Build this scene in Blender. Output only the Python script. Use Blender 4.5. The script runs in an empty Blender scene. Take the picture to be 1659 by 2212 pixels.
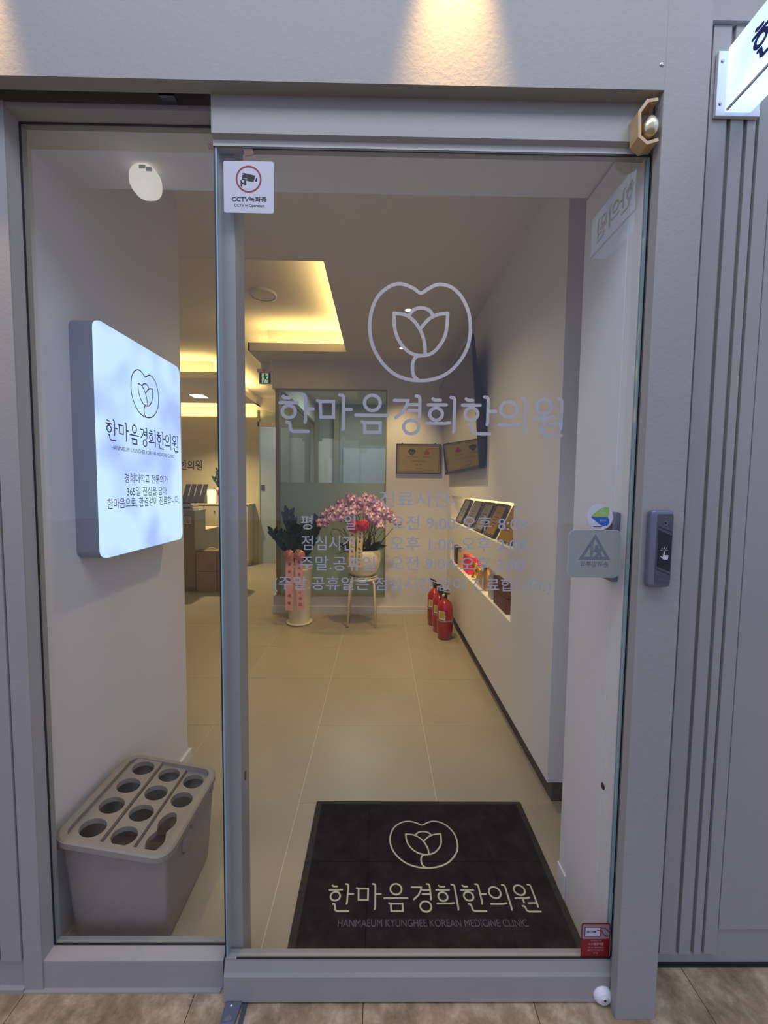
import bpy, math, random
from mathutils import Vector, Matrix
random.seed(7)
D = bpy.data
SC = bpy.context.scene
COL = SC.collection
R = math.radians

# ------------------------------------------------------------------ camera
cam_d = D.cameras.new('camera'); cam = D.objects.new('camera', cam_d); COL.objects.link(cam)
p, y_, r_ = R(3.552), R(.602), R(.671)
fw = Vector((math.sin(y_)*math.cos(p), math.cos(y_)*math.cos(p), -math.sin(p)))
r0 = Vector((math.cos(y_), -math.sin(y_), 0)); u0 = r0.cross(fw)
rr = r0*math.cos(r_)+u0*math.sin(r_); uu = -r0*math.sin(r_)+u0*math.cos(r_)
mw = Matrix(((rr.x, uu.x, -fw.x, 0), (rr.y, uu.y, -fw.y, 0), (rr.z, uu.z, -fw.z, 1.38), (0, 0, 0, 1)))
cam.matrix_world = mw
cam_d.sensor_fit = 'VERTICAL'; cam_d.sensor_height = 24.0
cam_d.lens = 24.0*852.2/2212; cam_d.clip_start = .02; cam_d.clip_end = 60
SC.camera = cam

# ------------------------------------------------------------------ world, light, exposure
SC.view_settings.view_transform = 'Standard'; SC.view_settings.look = 'None'
SC.view_settings.gamma = 1; SC.view_settings.use_curve_mapping = False
SC.view_settings.exposure = 0.0
W = D.worlds.new('mall'); SC.world = W; W.use_nodes = True
W.node_tree.nodes['Background'].inputs[0].default_value = (.475, .53, .84, 1)
W.node_tree.nodes['Background'].inputs[1].default_value = 1.08
SC.cycles.use_denoising = True
SC.cycles.max_bounces = 10; SC.cycles.transparent_max_bounces = 16
SC.cycles.sample_clamp_indirect = 4.0

def area(name, loc, rot, sx, sy, power, col):
    l = D.lights.new(name, 'AREA'); l.shape = 'RECTANGLE'; l.size = sx; l.size_y = sy
    l.energy = power; l.color = col
    o = D.objects.new(name, l); COL.objects.link(o); o.location = loc; o.rotation_euler = rot
    return o
def spot(name, loc, target, power, col, angle, blend=.5, size=.02):
    l = D.lights.new(name, 'SPOT'); l.energy = power; l.color = col
    l.spot_size = R(angle); l.spot_blend = blend; l.shadow_soft_size = size
    o = D.objects.new(name, l); COL.objects.link(o); o.location = loc
    o.rotation_euler = (Vector(target)-Vector(loc)).to_track_quat('-Z', 'Y').to_euler()
    return o
WARM = (1.0, .70, .24); SOFT = (1.0, .72, .32)
area('mall_ceiling_light', (.1, .1, 3.25), (0, 0, 0), 2.6, .7, 30, (.82, .89, 1.0))
spot('lintel_spot_light', (.155, .835, 2.80), (.155, .955, 2.30), 60, (1, .60, .20), 34, 1.0)
spot('lintel_spot_light_left', (-.93, .835, 2.80), (-.93, .955, 2.30), 60, (1, .60, .20), 34, 1.0)
# cove strips (in the troughs above the ceiling lips)
COVE = 7.5
area('cove_light_right', (-.27, 3.16, 2.725), (0, R(145), 0), .08, 1.55, COVE*1.5, WARM)
area('cove_light_far', (-.75, 4.03, 2.725), (R(215), 0, 0), .85, .08, COVE*.8, WARM)
area('cove_light_corridor_right', (-1.22, 5.5, 2.725), (0, R(180), 0), .05, 2.6, COVE*1.0, WARM)
area('cove_light_rear', (-3.1, 5.06, 2.725), (R(215), 0, 0), 2.1, .08, COVE*1.8, WARM)
area('cove_light_corridor_left', (-2.07, 5.8, 2.725), (0, R(180), 0), .05, 1.3, COVE*1.0, WARM)
area('reception_wall_light', (-3.5, 7.06, 2.60), (R(180), 0, 0), 2.7, .05, COVE*1.5, WARM)
area('niche_light_upper', (.90, 3.1, 1.296), (0, 0, 0), .03, 1.85, 1.8, (1, .72, .28))
area('niche_light_lower', (.90, 3.1, .846), (0, 0, 0), .03, 1.85, 1.9, (1, .74, .34))
spot('ceiling_spot_a', (.195, 3.02, 2.685), (.25, 3.3, 0), 85, SOFT, 80, .8, .04)
spot('ceiling_spot_b', (.191, 3.82, 2.685), (.25, 4.1, 0), 54, SOFT, 80, .8, .04)
spot('added_entry_fill', (-.1, 2.15, 2.685), (-.1, 2.2, 0), 34, (1, .80, .48), 130, .9, .05)  # added fill without a fitting, brightens the front of the room
spot('reception_spot', (-2.69, 5.95, 2.685), (-2.69, 5.95, 0), 300, (1, .80, .45), 120, .8, .05)
area('glass_room_light', (-.3, 5.4, 2.66), (0, 0, 0), .6, .6, 13.0, (.96, 1.0, .92))
area('corridor_light', (-1.75, 7.7, 2.66), (0, 0, 0), .3, .3, 25, (.9, .97, 1.0))

# ------------------------------------------------------------------ materials
def lin(c):
    return tuple(((x/255)/12.92 if x/255 <= .04045 else ((x/255+.055)/1.055)**2.4) for x in c)+(1,)
def mat(name, c, rough=.6, metal=0, bump=0, bscale=60, var=0, vscale=4, emit=0, spec=.5, coat=0):
    m = D.materials.new(name); m.use_nodes = True; nt = m.node_tree
    b = nt.nodes['Principled BSDF']; c4 = lin(c)
    b.inputs['Base Color'].default_value = c4; b.inputs['Roughness'].default_value = rough
    b.inputs['Metallic'].default_value = metal; b.inputs['Specular IOR Level'].default_value = spec
    if coat: b.inputs['Coat Weight'].default_value = coat
    if emit:
        b.inputs['Emission Color'].default_value = c4; b.inputs['Emission Strength'].default_value = emit
    if bump or var:
        tc = nt.nodes.new('ShaderNodeTexCoord')
    if bump:
        n = nt.nodes.new('ShaderNodeTexNoise'); n.inputs['Scale'].default_value = bscale
        n.inputs['Detail'].default_value = 4; nt.links.new(tc.outputs['Object'], n.inputs['Vector'])
        bp = nt.nodes.new('ShaderNodeBump'); bp.inputs['Strength'].default_value = bump
        bp.inputs['Distance'].default_value = .004
        nt.links.new(n.outputs['Fac'], bp.inputs['Height']); nt.links.new(bp.outputs['Normal'], b.inputs['Normal'])
    if var:
        n2 = nt.nodes.new('ShaderNodeTexNoise'); n2.inputs['Scale'].default_value = vscale
        n2.inputs['Detail'].default_value = 5; nt.links.new(tc.outputs['Object'], n2.inputs['Vector'])
        rp = nt.nodes.new('ShaderNodeValToRGB')
        rp.color_ramp.elements[0].position = .3; rp.color_ramp.elements[1].position = .72
        rp.color_ramp.elements[0].color = tuple(x*(1-var) for x in c4[:3])+(1,)
        rp.color_ramp.elements[1].color = tuple(min(1, x*(1+var)) for x in c4[:3])+(1,)
        nt.links.new(n2.outputs['Fac'], rp.inputs['Fac']); nt.links.new(rp.outputs['Color'], b.inputs['Base Color'])
    return m
def glass(name, tint, refl=1.0, ior=1.5):
    m = D.materials.new(name); m.use_nodes = True; nt = m.node_tree; nt.nodes.clear()
    o = nt.nodes.new('ShaderNodeOutputMaterial'); mx = nt.nodes.new('ShaderNodeMixShader')
    t = nt.nodes.new('ShaderNodeBsdfTransparent'); g = nt.nodes.new('ShaderNodeBsdfGlossy')
    f = nt.nodes.new('ShaderNodeFresnel'); f.inputs['IOR'].default_value = ior
    t.inputs[0].default_value = tuple(tint)+(1,); g.inputs['Roughness'].default_value = .0
    g.inputs['Color'].default_value = (refl, refl, refl, 1)
    ge = nt.nodes.new('ShaderNodeNewGeometry'); k = nt.nodes.new('ShaderNodeMath'); k.operation = 'SUBTRACT'
    k.inputs[0].default_value = 1; nt.links.new(ge.outputs['Backfacing'], k.inputs[1])
    q = nt.nodes.new('ShaderNodeMath'); q.operation = 'MULTIPLY'
    nt.links.new(f.outputs[0], q.inputs[0]); nt.links.new(k.outputs[0], q.inputs[1])
    nt.links.new(q.outputs[0], mx.inputs[0]); nt.links.new(t.outputs[0], mx.inputs[1])
    nt.links.new(g.outputs[0], mx.inputs[2]); nt.links.new(mx.outputs[0], o.inputs[0])
    return m
def frosted(name, c, fac):
    m = D.materials.new(name); m.use_nodes = True; nt = m.node_tree; nt.nodes.clear()
    o = nt.nodes.new('ShaderNodeOutputMaterial'); mx = nt.nodes.new('ShaderNodeMixShader')
    t = nt.nodes.new('ShaderNodeBsdfTransparent'); a = nt.nodes.new('ShaderNodeAddShader')
    d = nt.nodes.new('ShaderNodeBsdfPrincipled'); d.inputs['Base Color'].default_value = lin(c)
    d.inputs['Roughness'].default_value = .45
    tl = nt.nodes.new('ShaderNodeBsdfTranslucent'); tl.inputs[0].default_value = lin(c)
    m2 = nt.nodes.new('ShaderNodeMixShader'); m2.inputs[0].default_value = .35
    nt.links.new(d.outputs[0], m2.inputs[1]); nt.links.new(tl.outputs[0], m2.inputs[2])
    mx.inputs[0].default_value = fac
    nt.links.new(t.outputs[0], mx.inputs[1]); nt.links.new(m2.outputs[0], mx.inputs[2])
    nt.links.new(mx.outputs[0], o.inputs[0])
    return m
def lit_panel(name, c1, c2, strength, scale):
    m = D.materials.new(name); m.use_nodes = True; nt = m.node_tree; b = nt.nodes['Principled BSDF']
    tc = nt.nodes.new('ShaderNodeTexCoord'); n = nt.nodes.new('ShaderNodeTexNoise')
    n.inputs['Scale'].default_value = scale; n.inputs['Detail'].default_value = 1
    rp = nt.nodes.new('ShaderNodeValToRGB'); rp.color_ramp.elements[0].color = tuple(c1)+(1,)
    rp.color_ramp.elements[1].color = tuple(c2)+(1,)
    rp.color_ramp.elements[0].position = .36; rp.color_ramp.elements[1].position = .58
    nt.links.new(tc.outputs['Object'], n.inputs['Vector']); nt.links.new(n.outputs['Fac'], rp.inputs['Fac'])
    nt.links.new(rp.outputs['Color'], b.inputs['Emission Color']); b.inputs['Emission Strength'].default_value = strength
    b.inputs['Base Color'].default_value = (.3, .3, .32, 1); b.inputs['Roughness'].default_value = .3
    return m
def stone(name, c1, c2, c3, rough=.35):
    m = D.materials.new(name); m.use_nodes = True; nt = m.node_tree; b = nt.nodes['Principled BSDF']
    g = nt.nodes.new('ShaderNodeNewGeometry'); n = nt.nodes.new('ShaderNodeTexNoise')
    n.inputs['Scale'].default_value = 13; n.inputs['Detail'].default_value = 10; n.inputs['Roughness'].default_value = .72
    n.inputs['Distortion'].default_value = .12
    rp = nt.nodes.new('ShaderNodeValToRGB'); e = rp.color_ramp.elements
    e[0].position = .32; e[0].color = lin(c1); e[1].position = .68; e[1].color = lin(c3)
    k = e.new(.5); k.color = lin(c2)
    nt.links.new(g.outputs['Position'], n.inputs['Vector']); nt.links.new(n.outputs['Fac'], rp.inputs['Fac'])
    nt.links.new(rp.outputs['Color'], b.inputs['Base Color']); b.inputs['Roughness'].default_value = rough
    return m
def brushed(name, c, rough=.3, axis=0):
    m = mat(name, c, rough, 1); nt = m.node_tree; b = nt.nodes['Principled BSDF']
    tc = nt.nodes.new('ShaderNodeTexCoord'); mp = nt.nodes.new('ShaderNodeMapping')
    mp.inputs['Scale'].default_value = (3, 3, 260)
    n = nt.nodes.new('ShaderNodeTexNoise'); n.inputs['Scale'].default_value = 2; n.inputs['Detail'].default_value = 3
    mr = nt.nodes.new('ShaderNodeMapRange'); mr.inputs['To Min'].default_value = rough-.1; mr.inputs['To Max'].default_value = rough+.18
    nt.links.new(tc.outputs['Object'], mp.inputs[0]); nt.links.new(mp.outputs[0], n.inputs['Vector'])
    nt.links.new(n.outputs['Fac'], mr.inputs[0]); nt.links.new(mr.outputs[0], b.inputs['Roughness'])
    return m
def wood(name, c1, c2):
    m = D.materials.new(name); m.use_nodes = True; nt = m.node_tree; b = nt.nodes['Principled BSDF']
    tc = nt.nodes.new('ShaderNodeTexCoord'); mp = nt.nodes.new('ShaderNodeMapping'); mp.inputs['Scale'].default_value = (300, 40, 40)
    n = nt.nodes.new('ShaderNodeTexNoise'); n.inputs['Scale'].default_value = 1.2; n.inputs['Detail'].default_value = 4
    rp = nt.nodes.new('ShaderNodeValToRGB'); rp.color_ramp.elements[0].color = lin(c1); rp.color_ramp.elements[1].color = lin(c2)
    nt.links.new(tc.outputs['Object'], mp.inputs[0]); nt.links.new(mp.outputs[0], n.inputs['Vector'])
    nt.links.new(n.outputs['Fac'], rp.inputs['Fac']); nt.links.new(rp.outputs['Color'], b.inputs['Base Color'])
    b.inputs['Roughness'].default_value = .55
    return m

M = dict(
 paint=mat('outer_white_paint', (152, 149, 142), .5, bump=.12, bscale=120, var=.03, vscale=3),
 plaster=mat('outer_plaster', (152, 149, 142), .7, bump=.2, bscale=110, var=.03, vscale=2),
 wall=mat('inner_wall_paint', (224, 222, 222), .75, bump=.12, bscale=80),
 ceil=mat('ceiling_paint', (218, 212, 204), .85, bump=.08, bscale=60),
 dark=mat('dark_slot', (22, 22, 24), .7),
 rubber=mat('black_seal', (28, 28, 34), .5),
 track=mat('track_metal', (60, 60, 64), .4, .8),
 tile=mat('porcelain_tile', (168, 158, 140), .34, var=.05, vscale=3, bump=.03, bscale=120),
 grout=mat('tile_grout', (214, 204, 182), .9),
 stone=stone('mottled_stone_tile', (112, 94, 72), (156, 134, 104), (196, 176, 144)),
 sgrout=mat('dark_stone_joint', (58, 50, 42), .9),
 glass=glass('clear_glass', (.975, .988, .985), 1, 1.5),
 glass2=glass('partition_glass', (.84, .89, .86), 1, 1.6),
 gedge=mat('green_glass_edge', (150, 178, 182), .2, coat=.5),
 vinyl=mat('etched_vinyl', (160, 160, 164), .7),
 black=mat('black_plastic', (20, 20, 22), .35),
 ink=mat('black_print', (18, 18, 24), .6),
 navyink=mat('navy_print', (26, 34, 92), .6),
 white=mat('white_plastic', (226, 226, 226), .4),
 paper=mat('white_sticker', (192, 192, 197), .5),
 redp=mat('red_print', (140, 16, 42), .5),
 darkred=mat('red_sticker', (128, 14, 26), .4),
 pinkt=mat('pale_pink_print', (220, 160, 165), .6),
 steel=mat('brushed_steel', (160, 165, 175), .3, .9),
 chrome=mat('chrome', (190, 192, 200), .18, 1),
 dgrey=mat('dark_grey_panel', (70, 73, 80), .4),
 silver=mat('silver_plastic', (110, 115, 128), .35, .4),
 bin=mat('taupe_plastic', (150, 140, 128), .55, bump=.2, bscale=220),
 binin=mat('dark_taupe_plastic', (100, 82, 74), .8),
 carpet=mat('dark_carpet_pile', (11, 10, 22), .98, bump=1.0, bscale=420, var=.25, vscale=30, spec=.1),
 matedge=mat('black_rubber_edge', (24, 21, 21), .8),
 cream=mat('cream_carpet_pile', (206, 204, 182), .95, bump=.8, bscale=300, spec=.1),
 greyt=mat('grey_carpet_pile', (104, 98, 110), .95, bump=.8, bscale=300, spec=.1),
 brass=brushed('brushed_brass', (205, 165, 70), .34),
 brasst=mat('brown_engraving', (96, 70, 26), .6),
 redt=mat('brick_red_print', (140, 56, 40), .6),
 bell=mat('polished_brass', (214, 200, 160), .22, 1),
 wood=wood('light_bamboo', (172, 142, 96), (206, 178, 130)),
 dwood=mat('dark_wood', (40, 26, 22), .3, var=.2, vscale=12, coat=.4),
 redpaint=mat('red_enamel', (178, 20, 20), .25, coat=.6, var=.03),
 blackrub=mat('black_rubber', (16, 16, 16), .5),
 label=mat('paper_label', (226, 220, 205), .6),
 yellow=mat('yellow_label', (200, 170, 60), .6),
 ceramic=mat('white_glazed_ceramic', (236, 228, 206), .3, coat=.3),
 soil=mat('dark_bark_soil', (38, 30, 24), .95, bump=1, bscale=80),
 leaf=mat('dark_green_leaf', (24, 52, 40), .4, var=.15, vscale=20),
 leaf2=mat('fresh_green_leaf', (74, 110, 44), .45, var=.15, vscale=20),
 stem=mat('olive_stem', (70, 70, 36), .6),
 petal=mat('mauve_petal', (206, 150, 192), .6, var=.12, vscale=60),
 petalc=mat('cream_petal', (250, 236, 226), .6),
 lip=mat('magenta_lip', (176, 84, 120), .6),
 pink=mat('pink_ribbon', (250, 186, 190), .45),
 rose=mat('rose_gold_ribbon', (222, 150, 138), .35, .2),
 crim=mat('crimson_ribbon', (206, 64, 88), .35, .2),
 ivory=mat('ivory_ribbon', (232, 214, 172), .5),
 tv=mat('glossy_tv_screen', (10, 10, 11), .04, spec=1.0, coat=1.0),
 tvb=mat('tv_black_plastic', (26, 27, 34), .5),
 green=mat('exit_green', (0, 96, 64), .4),
 exitw=mat('exit_lit_white', (200, 232, 190), .4, emit=.35),
 orange=mat('orange_lens', (235, 110, 40), .4),
 lamp=mat('lamp_lens', (255, 246, 230), .3, emit=6),
 lampc=mat('cool_lamp_lens', (235, 245, 255), .3, emit=5),
 cube=mat('glowing_lamp_shade', (255, 236, 180), .4, emit=1.2),
 carton=mat('beige_carton', (188, 164, 140), .7, var=.03),
 cartont=mat('brown_carton_print', (140, 112, 92), .7),
 counter=mat('taupe_counter', (168, 156, 138), .5),
 cab=mat('cream_cabinet', (196, 186, 150), .5),
 frost=frosted('frosted_film', (184, 202, 186), .86),
 frost2=frosted('blue_frosted_film', (190, 198, 198), .8),
 tealw=mat('pale_teal_wall', (158, 162, 150), .8),
 olive=mat('olive_door_frame', (150, 140, 100), .6),
 gold=mat('gold_cloth', (186, 146, 86), .35, .3, bump=.5, bscale=30),
 goldm=mat('gold_metal', (214, 170, 60), .2, 1),
 pinkbox=mat('hot_pink_box', (226, 44, 84), .5),
 plum=mat('plum_box', (62, 40, 62), .4),
 creamb=mat('cream_box', (214, 190, 144), .6),
 brownb=mat('brown_box', (98, 52, 42), .5),
 silverb=mat('silver_plate', (176, 176, 160), .35, .9),
 acr=frosted('smoky_acrylic', (90, 88, 84), .6),
 acrb=mat('dark_booklet', (52, 50, 56), .5),
 book=mat('white_booklet', (214, 210, 200), .6),
 blue=mat('blue_print', (30, 90, 170), .5),
 greenp=mat('lime_print', (140, 180, 70), .5),
 plate=mat('olive_grey_sticker_back', (142, 148, 138), .55),
 platet=mat('grey_sticker_print', (104, 112, 118), .6),
 tape=mat('brown_tape', (112, 78, 68), .6),
 signside=mat('sign_side_translucent', (140, 146, 158), .4),
)
M['sign'] = lit_panel('interior_lightbox_face', (.34, .50, .98), (.56, .82, 1.0), .98, 5.0)
M['sign2'] = lit_panel('projecting_lightbox_face', (.32, .48, 1.0), (.46, .72, 1.0), 1.9, 7)

# ------------------------------------------------------------------ object helpers
ORG = {}
def tag(o, label=None, cat=None, group=None, kind=None):
    if label: o['label'] = label
    if cat: o['category'] = cat
    if group: o['group'] = group
    if kind: o['kind'] = kind
    return o
def thing(name, label, cat, loc=(0, 0, 0), group=None):
    o = D.objects.new(name, None); COL.objects.link(o); o.location = loc; ORG[o] = Vector(loc)
    o.empty_display_size = .05
    return tag(o, label, cat, group)
def rotz(pt, c, a):
    x, y = pt[0]-c[0], pt[1]-c[1]
    return (c[0]+x*math.cos(a)-y*math.sin(a), c[1]+x*math.sin(a)+y*math.cos(a), pt[2])
class MB:
    def __init__(s): s.v = []; s.f = []; s.m = []; s.sm = []; s.cur = 0; s.smooth = False
    def add(s, vs, fs):
        b = len(s.v); s.v += [tuple(x) for x in vs]
        for f in fs: s.f.append([b+i for i in f]); s.m.append(s.cur); s.sm.append(s.smooth)
        return s
    def mi(s, i): s.cur = i; return s
    def box(s, x0, x1, y0, y1, z0, z1):
        v = [(x, y, z) for z in (z0, z1) for y in (y0, y1) for x in (x0, x1)]
        return s.add(v, [(0, 2, 3, 1), (4, 5, 7, 6), (0, 1, 5, 4), (2, 6, 7, 3), (0, 4, 6, 2), (1, 3, 7, 5)])
    def prism(s, pts, d, caps=True):   # pts: polygon in 3D, d: extrusion vector
        n = len(pts); d = Vector(d); v = [Vector(p) for p in pts]+[Vector(p)+d for p in pts]
        f = [(i, (i+1) % n, n+(i+1) % n, n+i) for i in range(n)]
        if caps: f += [tuple(range(n))[::-1], tuple(range(n, 2*n))]
        return s.add(v, f)
    def lathe(s, prof, c=(0, 0, 0), n=24, axis='z', smooth=True):
        old = s.smooth; s.smooth = smooth; vs = []; k = len(prof)
        for i in range(n):
            a = 2*math.pi*i/n
            for r, h in prof:
                x, y = r*math.cos(a), r*math.sin(a)
                if axis == 'z': q = (x, y, h)
                elif axis == 'y': q = (x, h, -y)
                else: q = (h, x, y)
                vs.append((c[0]+q[0], c[1]+q[1], c[2]+q[2]))
        fs = [(i*k+j, ((i+1) % n)*k+j, ((i+1) % n)*k+j+1, i*k+j+1) for i in range(n) for j in range(k-1)]
        s.add(vs, fs); s.smooth = old; return s
    def tube(s, pts, r, n=8, taper=None):
        old = s.smooth; s.smooth = True; pts = [Vector(q) for q in pts]; vs = []
        for i, q in enumerate(pts):
            t = (pts[min(i+1, len(pts)-1)]-pts[max(i-1, 0)]).normalized()
            a = t.cross(Vector((0, 0, 1)));
            if a.length < 1e-3: a = t.cross(Vector((0, 1, 0)))
            a.normalize(); b = t.cross(a)
            rad = r if taper is None else r+(taper-r)*i/(len(pts)-1)
            for k in range(n):
                w = 2*math.pi*k/n; vs.append(q+a*rad*math.cos(w)+b*rad*math.sin(w))
        fs = [(i*n+k, i*n+(k+1) % n, (i+1)*n+(k+1) % n, (i+1)*n+k) for i in range(len(pts)-1) for k in range(n)]
        fs += [tuple(range(n))[::-1], tuple((len(pts)-1)*n+k for k in range(n))]
        s.add(vs, fs); s.smooth = old; return s
    def rot(s, fn): s.v = [tuple(fn(Vector(q))) for q in s.v]; return s
    def build(s, name, mats, parent=None, base=None, bevel=0, kind=None, label=None, seg=2):
        if not isinstance(mats, (list, tuple)): mats = [mats]
        o0 = ORG[parent] if parent is not None else Vector(base or (0, 0, 0))
        me = D.meshes.new(name); me.from_pydata([Vector(q)-o0 for q in s.v], [], s.f)
        for m_ in mats: me.materials.append(m_)
        for pl, mi, sm in zip(me.polygons, s.m, s.sm): pl.material_index = mi; pl.use_smooth = sm
        me.update()
        o = D.objects.new(name, me); COL.objects.link(o)
        if parent is not None: o.parent = parent
        else: o.location = o0
        ORG[o] = o0
        if bevel:
            b = o.modifiers.new('bevel', 'BEVEL'); b.width = bevel; b.segments = seg; b.limit_method = 'ANGLE'
            b.harden_normals = False
        if kind: o['kind'] = kind
        if label: o['label'] = label
        return o
def inst(name, me, parent, mat4):
    o = D.objects.new(name, me); COL.objects.link(o); o.parent = parent; o.matrix_local = mat4
    return o

def catmull(P, closed=False, n=8):
    out = []; N = len(P)
    rng = range(N) if closed else range(N-1)
    for i in rng:
        p0 = P[(i-1) % N] if closed or i > 0 else P[i]; p1 = P[i]; p2 = P[(i+1) % N]
        p3 = P[(i+2) % N] if closed or i+2 < N else p2
        for k in range(n):
            t = k/n
            out.append(tuple(.5*((2*b)+(-a+c)*t+(2*a-5*b+4*c-d)*t*t+(-a+3*b-3*c+d)*t**3) for a, b, c, d in zip(p0, p1, p2, p3)))
    if not closed: out.append(tuple(P[-1]))
    return out
def ell(cx, cy, rx, ry, n=36): return [(cx+rx*math.cos(2*math.pi*k/n), cy+ry*math.sin(2*math.pi*k/n)) for k in range(n)]
def ribbon(P, w, closed=False):
    """flat 2D stroke: returns verts, faces"""
    P = [Vector((a, b)) for a, b in P]; N = len(P); V = []; Fc = []
    for i in range(N):
        if closed: a, b = P[i-1], P[(i+1) % N]
        else: a, b = P[max(i-1, 0)], P[min(i+1, N-1)]
        d1 = (P[i]-a); d2 = (b-P[i])
        if d1.length < 1e-9: d1 = d2
        if d2.length < 1e-9: d2 = d1
        n1 = Vector((-d1.y, d1.x)).normalized(); n2 = Vector((-d2.y, d2.x)).normalized()
        n = (n1+n2); n = n.normalized() if n.length > 1e-6 else n1
        k = w/2/max(.45, n.dot(n1)); V += [P[i]+n*k, P[i]-n*k]
    for i in range(N if closed else N-1):
        j = (i+1) % N; Fc.append((2*i, 2*i+1, 2*j+1, 2*j))
    if not closed:
        for q, a, sg in ((P[0], 0, 1), (P[-1], 2*N-2, -1)):
            n = (V[a]-V[a+1])*.5; d = Vector((-n.y, n.x))*sg; b = len(V)
            V += [q+n*math.cos(math.pi*k/8)+d*math.sin(math.pi*k/8) for k in range(9)]
            Fc.append(tuple(b+k for k in range(9)))
    return V, Fc
class Plane2:
    """maps drawing coordinates (u right, v up) onto a plane in the scene"""
    def __init__(s, o, U, V, n=None):
        s.o = Vector(o); s.U = Vector(U); s.V = Vector(V); s.n = (s.U.cross(s.V)).normalized()
    def __call__(s, u, v, h=0): return s.o+s.U*u+s.V*v+s.n*h
def strokes(name, plane, items, m, parent, h=.0004, thick=None, label=None):
    b = MB()
    for i, (P, w, closed) in enumerate(items):
        V, F = ribbon(P, w, closed)
        hh = h+i*.00002
        b.add([plane(q[0], q[1], hh) for q in V], F)
    return b.build(name, m, parent, label=label)
def poly2(name, plane, polys, m, parent, h=.0003, label=None):
    b = MB()
    for i, P in enumerate(polys): b.add([plane(q[0], q[1], h+i*.00003) for q in P], [tuple(range(len(P)))])
    return b.build(name, m, parent, label=label)
_fc = {}
def text(name, s, plane, m, parent, h=.0005, width=None, height=None, cx=0, cy=0, bold=0, mirror=False, label=None, extrude=0):
    key = (s, bold)
    if key not in _fc:
        cu = D.curves.new('t', 'FONT'); cu.body = s; cu.size = 1; cu.offset = bold; cu.resolution_u = 3
        if len(s) == 0: return None
        o = D.objects.new('t', cu); COL.objects.link(o)
        bpy.context.view_layer.update()
        me = D.meshes.new_from_object(o.evaluated_get(bpy.context.evaluated_depsgraph_get()))
        vs = [(q.co.x, q.co.y) for q in me.vertices]; fs = [tuple(pl.vertices) for pl in me.polygons]
        D.objects.remove(o); D.curves.remove(cu); D.meshes.remove(me)
        _fc[key] = (vs, fs)
    vs, fs = _fc[key]
    if not vs: return None
    x0 = min(q[0] for q in vs); x1 = max(q[0] for q in vs); y0 = min(q[1] for q in vs); y1 = max(q[1] for q in vs)
    sx = width/(x1-x0) if width else None; sy = height/(y1-y0) if height else sx
    if sx is None: sx = sy
    mx, my = (x0+x1)/2, (y0+y1)/2; g = -1 if mirror else 1
    b = MB(); b.add([plane(cx+g*(q[0]-mx)*sx, cy+(q[1]-my)*sy, h) for q in vs], fs)
    return b.build(name, m, parent, label=label)
def rrect(x0, x1, y0, y1, r, n=5):
    out = []
    for cx, cy, a0 in ((x1-r, y1-r, 0), (x0+r, y1-r, 90), (x0+r, y0+r, 180), (x1-r, y0+r, 270)):
        for k in range(n+1):
            a = R(a0+90*k/n); out.append((cx+r*math.cos(a), cy+r*math.sin(a)))
    return out

# the clinic name and emblem, drawn as strokes (drawing units, y down, emblem centre 800,330; name 60..1550 x 655..862)
def name_strokes():
    L = []
    def a(*P): L.append((list(P), 17, False))
    def o(cx, cy, rx, ry): L.append((ell(cx, cy, rx, ry, 30), 17, True))
    def vert(x, y0, y1): a((x-20, y0), (x-6, y0+2), (x, y0+12), (x, y1-12), (x-3, y1))
    def han(x):
        a((x+84, 675), (x+94, 682), (x+118, 682)); a((x+66, 707), (x+158, 706)); o(x+113, 752, 34, 31)
        vert(x+200, 664, 805); a((x+202, 737), (x+240, 737))
        a((x+102, 806), (x+115, 808), (x+119, 822), (x+122, 845), (x+134, 853), (x+214, 853))
    han(0); han(954)
    L.append(([(276, 698), (346, 698), (346, 778), (280, 778)], 17, True)); a((262, 694), (280, 699))
    vert(398, 664, 840); a((400, 737), (438, 737))
    o(548, 702, 41, 39); a((462, 766), (628, 766)); a((495, 800), (510, 804)); L.append(([(508, 804), (590, 804), (590, 853), (510, 853)], 17, True))
    a((664, 688), (733, 688), (728, 710), (708, 745), (672, 775)); a((738, 708), (790, 708)); a((738, 738), (790, 738)); vert(796, 664, 775); o(752, 823, 39, 35)
    a((864, 677), (872, 683), (903, 683)); a((840, 708), (934, 707)); o(882, 755, 33, 31); a((836, 803), (930, 803), (954, 799)); vert(978, 668, 845)
    o(1262, 726, 42, 40); a((1214, 806), (1300, 806), (1324, 801)); vert(1350, 670, 845)
    o(1447, 709, 39, 36); a((1398, 766), (1475, 766), (1500, 761)); a((1450, 768), (1450, 796)); a((1480, 800), (1530, 799)); vert(1540, 668, 826)
    a((1432, 820), (1443, 822), (1448, 832), (1450, 848), (1464, 857), (1544, 857))
    return L
def emblem_strokes():
    out = catmull([(800, 125), (760, 101), (700, 80), (640, 91), (580, 140), (546, 210), (533, 300), (547, 395), (590, 478), (650, 540), (720, 574), (800, 585), (880, 574), (952, 540), (1012, 478), (1052, 400), (1064, 310), (1052, 220), (1012, 140), (955, 90), (890, 79), (840, 101)], True, 5)
    w = 16
    L = [(out, w, True)]
    L.append((catmull([(661, 232), (665, 310), (690, 378), (740, 433), (800, 452), (860, 440), (905, 395), (935, 330), (943, 228)], False, 6), w, False))
    L.append((catmull([(661, 232), (720, 240), (768, 273), (803, 325), (823, 385), (828, 442)], False, 6), w, False))
    L.append((catmull([(943, 228), (890, 236), (842, 262), (803, 308)], False, 6), w, False))
    L.append((catmull([(740, 240), (765, 212), (805, 202), (845, 214), (864, 240)], False, 6), w, False))
    L.append((catmull([(812, 452), (782, 458), (765, 485), (762, 520), (770, 560), (796, 584)], False, 6), w, False))
    return L
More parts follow.
